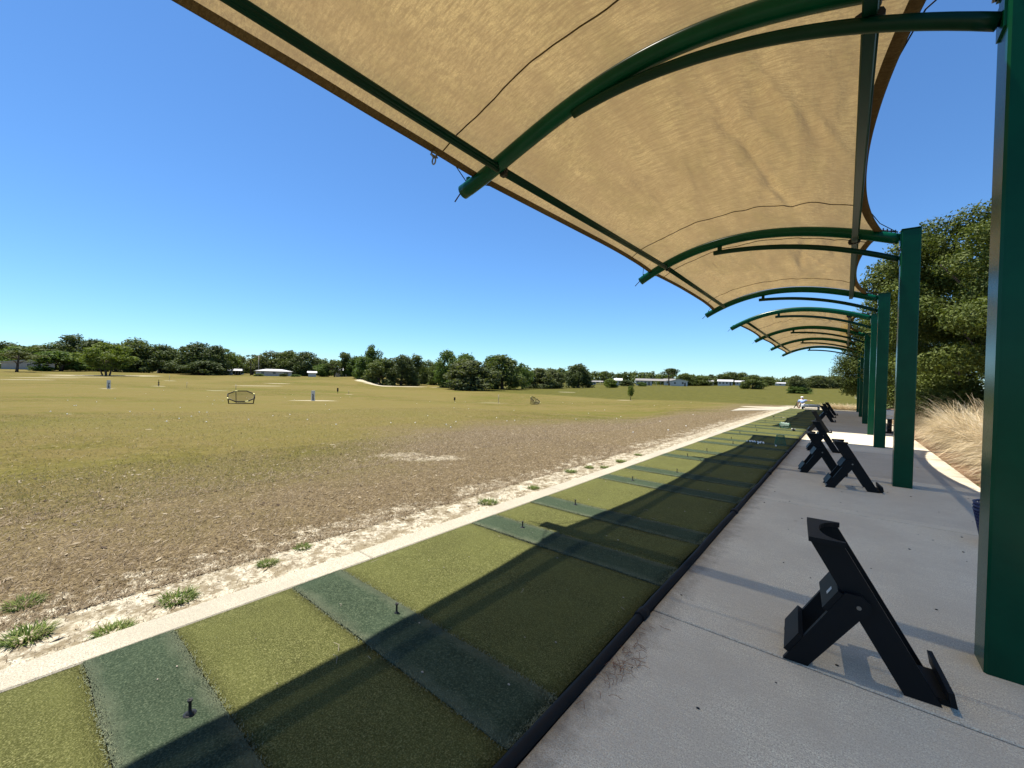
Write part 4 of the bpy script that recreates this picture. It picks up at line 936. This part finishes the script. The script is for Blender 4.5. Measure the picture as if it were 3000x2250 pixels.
# ------------------------------------------------------------------ ornamental grass, weeds, thatch
def blades(n, h, rbase, width, cols, seg, rnd, th=(.05, .9), bend=(.3, 1.6)):
    g = rnd; a = g.uniform(0, 2*PI, n); r0 = rbase*np.sqrt(g.random(n)); L = h*g.uniform(.55, 1.15, n); t0 = g.uniform(*th, n); kp = g.uniform(*bend, n)
    tint = cols[g.integers(0, len(cols), n)]*g.uniform(.65, 1.2, n)[:, None]; qs = []
    px, py = r0*np.cos(a), r0*np.sin(a); a2 = a + g.normal(0, .5, n); prev = None; x, y, z = px, py, np.zeros(n)
    for i in range(seg+1):
        s = i/seg
        if i:
            an = t0 + kp*(s-.5/seg); d = L/seg; tw = a2 + .25*s*np.sin(a*7); x = x + d*np.sin(an)*np.cos(tw); y = y + d*np.sin(an)*np.sin(tw); z = np.maximum(z + d*np.cos(an), .015)
        w_ = width*(1-s*.85); c = np.stack([x, y, z], -1); sd = np.stack([-np.sin(a2)*w_, np.cos(a2)*w_, np.zeros(n)], -1); cur = (c-sd, c+sd)
        if prev is not None: qs.append(np.stack([prev[0], prev[1], cur[1], cur[0]], 1))
        prev = cur
    return np.concatenate(qs, 0), np.concatenate([tint]*seg, 0)
G = np.random.default_rng(5)
STRAW = np.array([(.88, .74, .50), (.78, .64, .41), (.97, .86, .65), (.54, .41, .24), (.70, .58, .34)])
variants = []
for k in range(4):
    q_, t_ = blades(1700, 1.40, .32, .0085, STRAW, 7, G, (.05, 1.05), (.7, 2.6)); me = np_mesh('blades', q_, 4, t_); me.materials.append(M['straw']); variants.append(me)
CL = [(2.45,11.2,.95),(3.3,10.6,1.05),(2.55,13.6,1.05),(2.5,16.1,1.05),(2.45,18.5,1.0),(3.4,12.9,1.15),(3.5,17.4,1.1),(2.75,10.0,1.0),(3.9,11.6,1.1),(2.95,12.5,1.1),(4.0,14.0,1.15),(3.0,14.9,1.05),(4.1,16.2,1.15),(2.9,17.3,1.15),(3.9,18.6,1.1),(2.8,19.8,1.05),(3.7,21.2,1.1),(2.7,22.6,1.0),
      (2.5,25.0,1.0),(2.7,27.5,1.0),(2.5,30.0,1.0),(5.2,12.6,1.15),(5.3,15.0,1.2),(2.6,8.4,.8),(3.8,9.3,1.0)]
for i, (x, y, s) in enumerate(CL):
    lab = f'clump of dry straw coloured ornamental grass by the deck, {ORD[i]} of the row' if False else 'clump of dry straw coloured ornamental grass in the bed beside the deck'
    x += .38
    o = empty('grass_clump', (x, y, .05), G.uniform(0, 6), lab, 'ornamental grass', 'dry ornamental grass clumps beside the deck'); o.scale = (s*1.05, s*1.05, s)
    link('blades', variants[i % 4], None, o)
# dry grass fringe beyond the deck end
q_, t_ = blades(4200, .60, .6, .006, STRAW, 4, G); q_[..., 0] *= 2.2
me = np_mesh('dry_grass', q_, 4, t_); me.materials.append(M['straw']); tag(link('dry_grass', me, None, None, (.3, 38.0, -.05)), 'pale dry grass growing across the end of the deck', 'grass', kind='stuff')
GREEN = np.array([(.14, .22, .035), (.19, .26, .06), (.26, .29, .09), (.10, .17, .03)])
wv_ = []
for k in range(3):
    q_, t_ = blades(240, .085, .12, .005, GREEN, 3, G, (.2, 1.2), (.2, 1.0)); me = np_mesh('leaves', q_, 4, t_); me.materials.append(M['straw']); wv_.append(me)
WD = [(-4.26,.12,1.0,'green weed tuft farthest from the kerb at the lower left'),(-3.60,.80,1.15,'widest green weed tuft in the sand near the camera'),(-3.42,.45,1.0,'round green weed tuft hugging the kerb'),(-3.73,.12,1.2,'spread green weed tuft at the left edge of the sand'),
      (-3.73,1.43,.8,'small dark green weed tuft in pale sand'),(-3.85,1.77,.75,'low yellow green weed tuft amid dead grass'),
      (-3.55,3.98,1.2,'broad weed patch on reddish sand'),(-3.55,4.98,.9,'weed tuft beyond the broad patch'),(-3.74,6.36,1.1,'bright green weed tuft in the middle of the sand strip'),(-3.67,6.91,.9,'weed tuft beside the bright green one'),
      (-3.47,7.13,.9,'small weed tuft along the kerb past the bright one'),(-3.48,7.91,1.2,'long green weed patch by the kerb farther on'),(-3.55,8.96,.9,'last green weed tuft visible along the kerb'),]
for i, (x, y, s, lab) in enumerate(WD):
    o = empty('weed_tuft', (x, y, tz(x, y)), i*1.3, lab, 'weed', 'weeds in the sand along the kerb'); o.scale = (s*.72, s*.72, s*.62); link('leaves', wv_[i % 3], None, o)
# loose thatch: dead blades and chips lying on the near range
def thatch():
    Q, C = [], []
    zones = [(90000, (-9.5, -3.9), (-1.5, 10), .042), (9000, (-4.1, -3.31), (-1, 14), .025), (70000, (-24, -6.5), (-2, 22), .06), (26000, (-9, -3.8), (9, 32), .06)]
    BR = np.array([(.36, .285, .185), (.46, .37, .25), (.23, .175, .11), (.58, .48, .34), (.28, .22, .14)]); GR = np.array([(.15, .145, .04), (.20, .18, .065), (.11, .115, .03), (.30, .25, .12), (.25, .205, .10)])
    for n, xr, yr, L in zones:
        x = xr[1] + (xr[0]-xr[1])*G.random(n)**1.7; y = yr[0] + (yr[1]-yr[0])*G.random(n)**1.25; z = terr(x, y) + .004; a = G.uniform(0, 2*PI, n); ln = L*G.uniform(.4, 1.3, n); el = G.uniform(0, .9, n)
        w_ = .0023*G.uniform(.6, 1.8, n)*(L/.045); up = ln*np.sin(el); hz = ln*np.cos(el)
        p = np.stack([x, y, z], -1); t_ = np.stack([np.cos(a)*hz, np.sin(a)*hz, up], -1); s_ = np.stack([-np.sin(a)*w_, np.cos(a)*w_, np.full(n, .002)], -1)
        edge = -6.9 - 5.2*np.interp(y, [0, 4, 8.8, 14.4, 25], [.0, .06, .80, .72, .12]) + np.array([2.2*noise.noise(Vector((xx*.35, yy*.35, 2.0))) for xx, yy in zip(x, y)]); isg = (G.random(n) < np.clip((edge-x)/2.5+.4, 0, .85))
        c = np.where(isg[:, None], GR[G.integers(0, 5, n)], BR[G.integers(0, 5, n)])
        Q.append(np.stack([p-s_, p+s_, p+t_*.6+s_*.7, p+t_], 1)); C.append(c)
    n = 1500; x = G.uniform(-9, -3.5, n); y = G.uniform(-1, 12, n); z = terr(x, y)+.012; a = G.uniform(0, 6.28, n); r_ = G.uniform(.008, .03, n)
    p = np.stack([x, y, z], -1); t_ = np.stack([np.cos(a)*r_*1.6, np.sin(a)*r_*1.6, G.uniform(-.006, .012, n)], -1); s_ = np.stack([-np.sin(a)*r_*.5, np.cos(a)*r_*.5, G.uniform(-.004, .008, n)], -1)
    pale = np.array([(.55, .47, .34), (.46, .38, .26), (.10, .07, .045), (.40, .33, .22)]); Q.append(np.stack([p-t_, p-s_, p+t_, p+s_], 1)); C.append(pale[G.integers(0, 4, n)])
    me = np_mesh('thatch', np.concatenate(Q), 4, np.concatenate(C)); me.materials.append(M['straw']); return me
tag(link('dead_grass', thatch()), 'short dead grass blades and leaf litter on the near range', 'grass', kind='stuff')
# pine needles and specks on the deck by the pipe
nd = MB(); r2 = random.Random(9)
for k in range(52):
    if k < 46: cx, cy = -.93 + abs(r2.gauss(0, .04)), 2.2 + r2.gauss(0, .22)
    else: cx, cy = -.86 + r2.uniform(0, 2.2), r2.uniform(1.0, 12)
    a = r2.uniform(0, 6.28); L_ = r2.uniform(.04, .10); cv = r2.uniform(-.03, .03)
    pts = [(cx+math.cos(a)*L_*s_-math.sin(a)*cv*math.sin(PI*s_), cy+math.sin(a)*L_*s_+math.cos(a)*cv*math.sin(PI*s_), .004+.012*math.sin(PI*s_)*(k < 46)) for s_ in (0, .3, .6, 1)]
    nd.tube(pts, .0011, 4)
tag(nd.build('pine_needles', flat('needle_brown', (.22, .09, .035))), 'brown pine needles caught along the black edging pipe', 'needles', kind='stuff')
fl = MB()
for k in range(110):
    cx, cy = r2.uniform(-3.0, -1.1), r2.uniform(.3, 14); q_ = r2.uniform(.003, .008); a = r2.uniform(0, 6.28); dx_, dy_ = q_*math.cos(a), q_*math.sin(a)
    if k % 5 == 0: fl.tube([(cx, cy, .024), (cx+dx_*6, cy+dy_*6, .032), (cx+dx_*11-dy_*4, cy+dy_*11+dx_*4, .026)], .0012, 4)
    else: fl.ball((cx, cy, .022), q_, 5, 3, (1.3, .8, .5))
tag(fl.build('debris', M['wood']), 'pale crumbs and straw bits lying on the turf mats', 'debris', kind='stuff')
sd_ = MB()
for k in range(60):
    cx, cy = r2.uniform(-.9, 1.6), r2.uniform(.6, 9); rr_ = r2.uniform(.003, .007); sd_.ball((cx, cy, rr_*.5), rr_, 6, 4, (1.6, 1, .6))
tag(sd_.build('debris', M['rubber']), 'tiny dark seeds and crumbs scattered on the concrete deck', 'debris', kind='stuff')

# ------------------------------------------------------------------ houses and sheds beyond the range
HG = 'houses beyond the range'
def house(u, d, wpx, vtop, depth, wall, roof, lab, gable='side', wins=3, open_=False, name='house', rz=0, base=None):
    x, y = at(u, d); z = tz(x, y); W_ = wpx*d/893; top = H + (hor(u)-vtop)*d/893 - z; top = max(2.2, top); eave = top*.70
    o = empty(name, (x, y, z), face_cam(x, y) + rz, lab, 'house' if name != 'trailer' else 'trailer', HG)
    hw, hd = W_/2, depth/2
    if open_:
        wm = MB().box((-hw, -hd, -.3), (hw*.1, hd, eave))
        wm.build('wall', M[wall], o)
        for k in range(3): MB().box((hw*(.4+.28*k)-.08, -hd+.1, -.2), (hw*(.4+.28*k)+.08, -hd+.26, eave)).build('porch_post', M[wall], o)
    elif gable == 'front': MB().prism([(-hw, -.3), (hw, -.3), (hw, eave), (0, top-.12), (-hw, eave)], -hd, hd).build('wall', M[wall], o)
    else: MB().box((-hw, -hd, -.3), (hw, hd, eave)).build('wall', M[wall], o)
    if gable == 'front':
        MB().prism([(-hw-.4, eave-.14), (0, top-.1), (hw+.4, eave-.14), (hw+.4, eave+.06), (0, top+.1), (-hw-.4, eave+.06)], -hd-.4, hd+.4).build('roof', M[roof], o)
    elif gable == 'hip':
        MB().add([(-hw-.5, -hd-.5, eave), (hw+.5, -hd-.5, eave), (hw+.5, hd+.5, eave), (-hw-.5, hd+.5, eave), (-hw*.45, 0, top), (hw*.45, 0, top)], [(0,1,5,4),(1,2,5),(2,3,4,5),(3,0,4),(3,2,1,0)]).build('roof', M[roof], o)
    else:
        MB().add([(-hw-.4, -hd-.5, eave+.01), (hw+.4, -hd-.5, eave+.01), (hw+.4, hd+.5, eave+.01), (-hw-.4, hd+.5, eave+.01), (-hw-.4, 0, top), (hw+.4, 0, top)], [(0,1,5,4),(1,2,5),(2,3,4,5),(3,0,4),(3,2,1,0)]).build('roof', M[roof], o)
    span = (-hw, hw*.05) if open_ else (-hw, hw)
    for k in range(wins):
        cx = span[0] + (span[1]-span[0])*(k+.6)/(wins+.2); wh = min(1.1, eave*.42); zb = eave*.42
        f_ = MB().box((cx-.62, -hd-.03, zb-.05), (cx+.62, -hd-.002, zb+wh+.05)).build('window', M['housew'], o)
        MB().box((cx-.52, -hd-.06, zb), (cx+.52, -hd-.032, zb+wh)).build('pane', M['glass'], f_)
    if wins > 1:
        cx = span[0] + (span[1]-span[0])*.86; MB().box((cx-.45, -hd-.04, .0), (cx+.45, -hd-.002, min(2.0, eave*.8))).build('door', M['glass'], o)
    return o
house(62, 168, 74, 777, 9, 'houseg', 'roofw', 'grey ranch house with a shallow pale gable at the left edge', 'front', 1)
house(6, 174, 60, 781, 8, 'houseg', 'roofg', 'low grey house wing at the extreme left edge', 'side', 2)
house(352, 185, 20, 797, 5, 'housew', 'roofw', 'small white shed roof glimpsed under the dark oaks', 'side', 0)
house(398, 180, 32, 799, 5, 'housew', 'roofw', 'wider white shed roof glimpsed under the dark oaks', 'side', 0)
house(500, 172, 34, 796, 7, 'houseg', 'roofw', 'white roofed carport house at the end of the left wood', 'side', 1, True)
house(508, 205, 30, 789, 7, 'housew', 'roofw', 'white gabled roof set behind the carport house', 'front', 1)
house(592, 166, 66, 797, 9, 'houseg', 'roofw', 'long house with a bright white hip roof', 'hip', 3)
house(674, 164, 15, 806, 2.4, 'housew', 'roofw', 'low white trailer parked under the oaks', 'side', 0, False, 'trailer')
house(752, 182, 50, 795, 7, 'housew', 'roofw', 'white house half hidden behind the tall round headed oak', 'side', 2)
house(1286, 250, 30, 822, 7, 'housew', 'roofg', 'pale house right beside the lone dark tree', 'side', 2, True)
house(1335, 215, 15, 817, 3.5, 'housew', 'roofw', 'white motor home beside the bright bush', 'side', 2, False, 'trailer')
house(1405, 240, 60, 818, 8, 'houseg', 'roofg', 'long grey mobile home left of the flat topped pine', 'side', 4, True)
house(1466, 245, 34, 819, 8, 'housew', 'roofw', 'white house with a gable facing the range', 'front', 2)
house(1448, 275, 26, 818, 6, 'housew', 'roofg', 'pale house behind the flat topped pine trunk', 'side', 2)
house(1533, 285, 14, 821, 5, 'housew', 'roofw', 'small white shed between distant oaks', 'side', 1)
house(1566, 262, 28, 820, 5, 'housew', 'roofw', 'white single wide mobile home below the distant oaks', 'side', 4)
house(1597, 262, 16, 822, 5, 'housew', 'roofw', 'short white mobile home right of the longer one', 'side', 2)
house(1685, 300, 18, 826, 5, 'housew', 'roofw', 'sliver of white roof between the slope bushes', 'side', 1)
# utility pole left of the white roofed house, with its wires
x, y = at(558, 170); up_ = empty('utility_pole', (x, y, tz(x, y)), face_cam(x, y), 'thin utility pole left of the white roofed house', 'utility pole')
MB().tube([(0, 0, -.3), (0, 0, 8.2)], [.16, .11], 8).build('pole', M['wood'], up_); MB().box((-1.0, -.06, 7.6), (1.0, .06, 7.75)).build('crossarm', M['wood'], up_)
for q_ in (-.8, 0, .8): MB().tube([(q_, 0, 7.75), (q_, 0, 7.95)], .05, 6).build('insulator', M['black'], up_)
# fence posts under the near oaks
for i, (x, y, h, lab) in enumerate([(4.2, 17.6, 1.25, 'pale fence post standing before the oaks, left one of three'), (4.75, 18.2, 1.35, 'tallest pale fence post standing before the oaks'), (5.3, 18.9, 1.3, 'pale fence post nearest the green post')]):
    o = empty('fence_post', (x, y, tz(x, y)), 0, lab, 'fence post', 'pale fence posts under the oaks'); MB().tube([(0, 0, -.2), (0, 0, h)], .055, 8).build('shaft', M['wood'], o); MB().lathe([(0, h+.05), (.04, h+.03), (.06, h), (0, h-.001)][::-1], 8).build('cap', M['wood'], o)
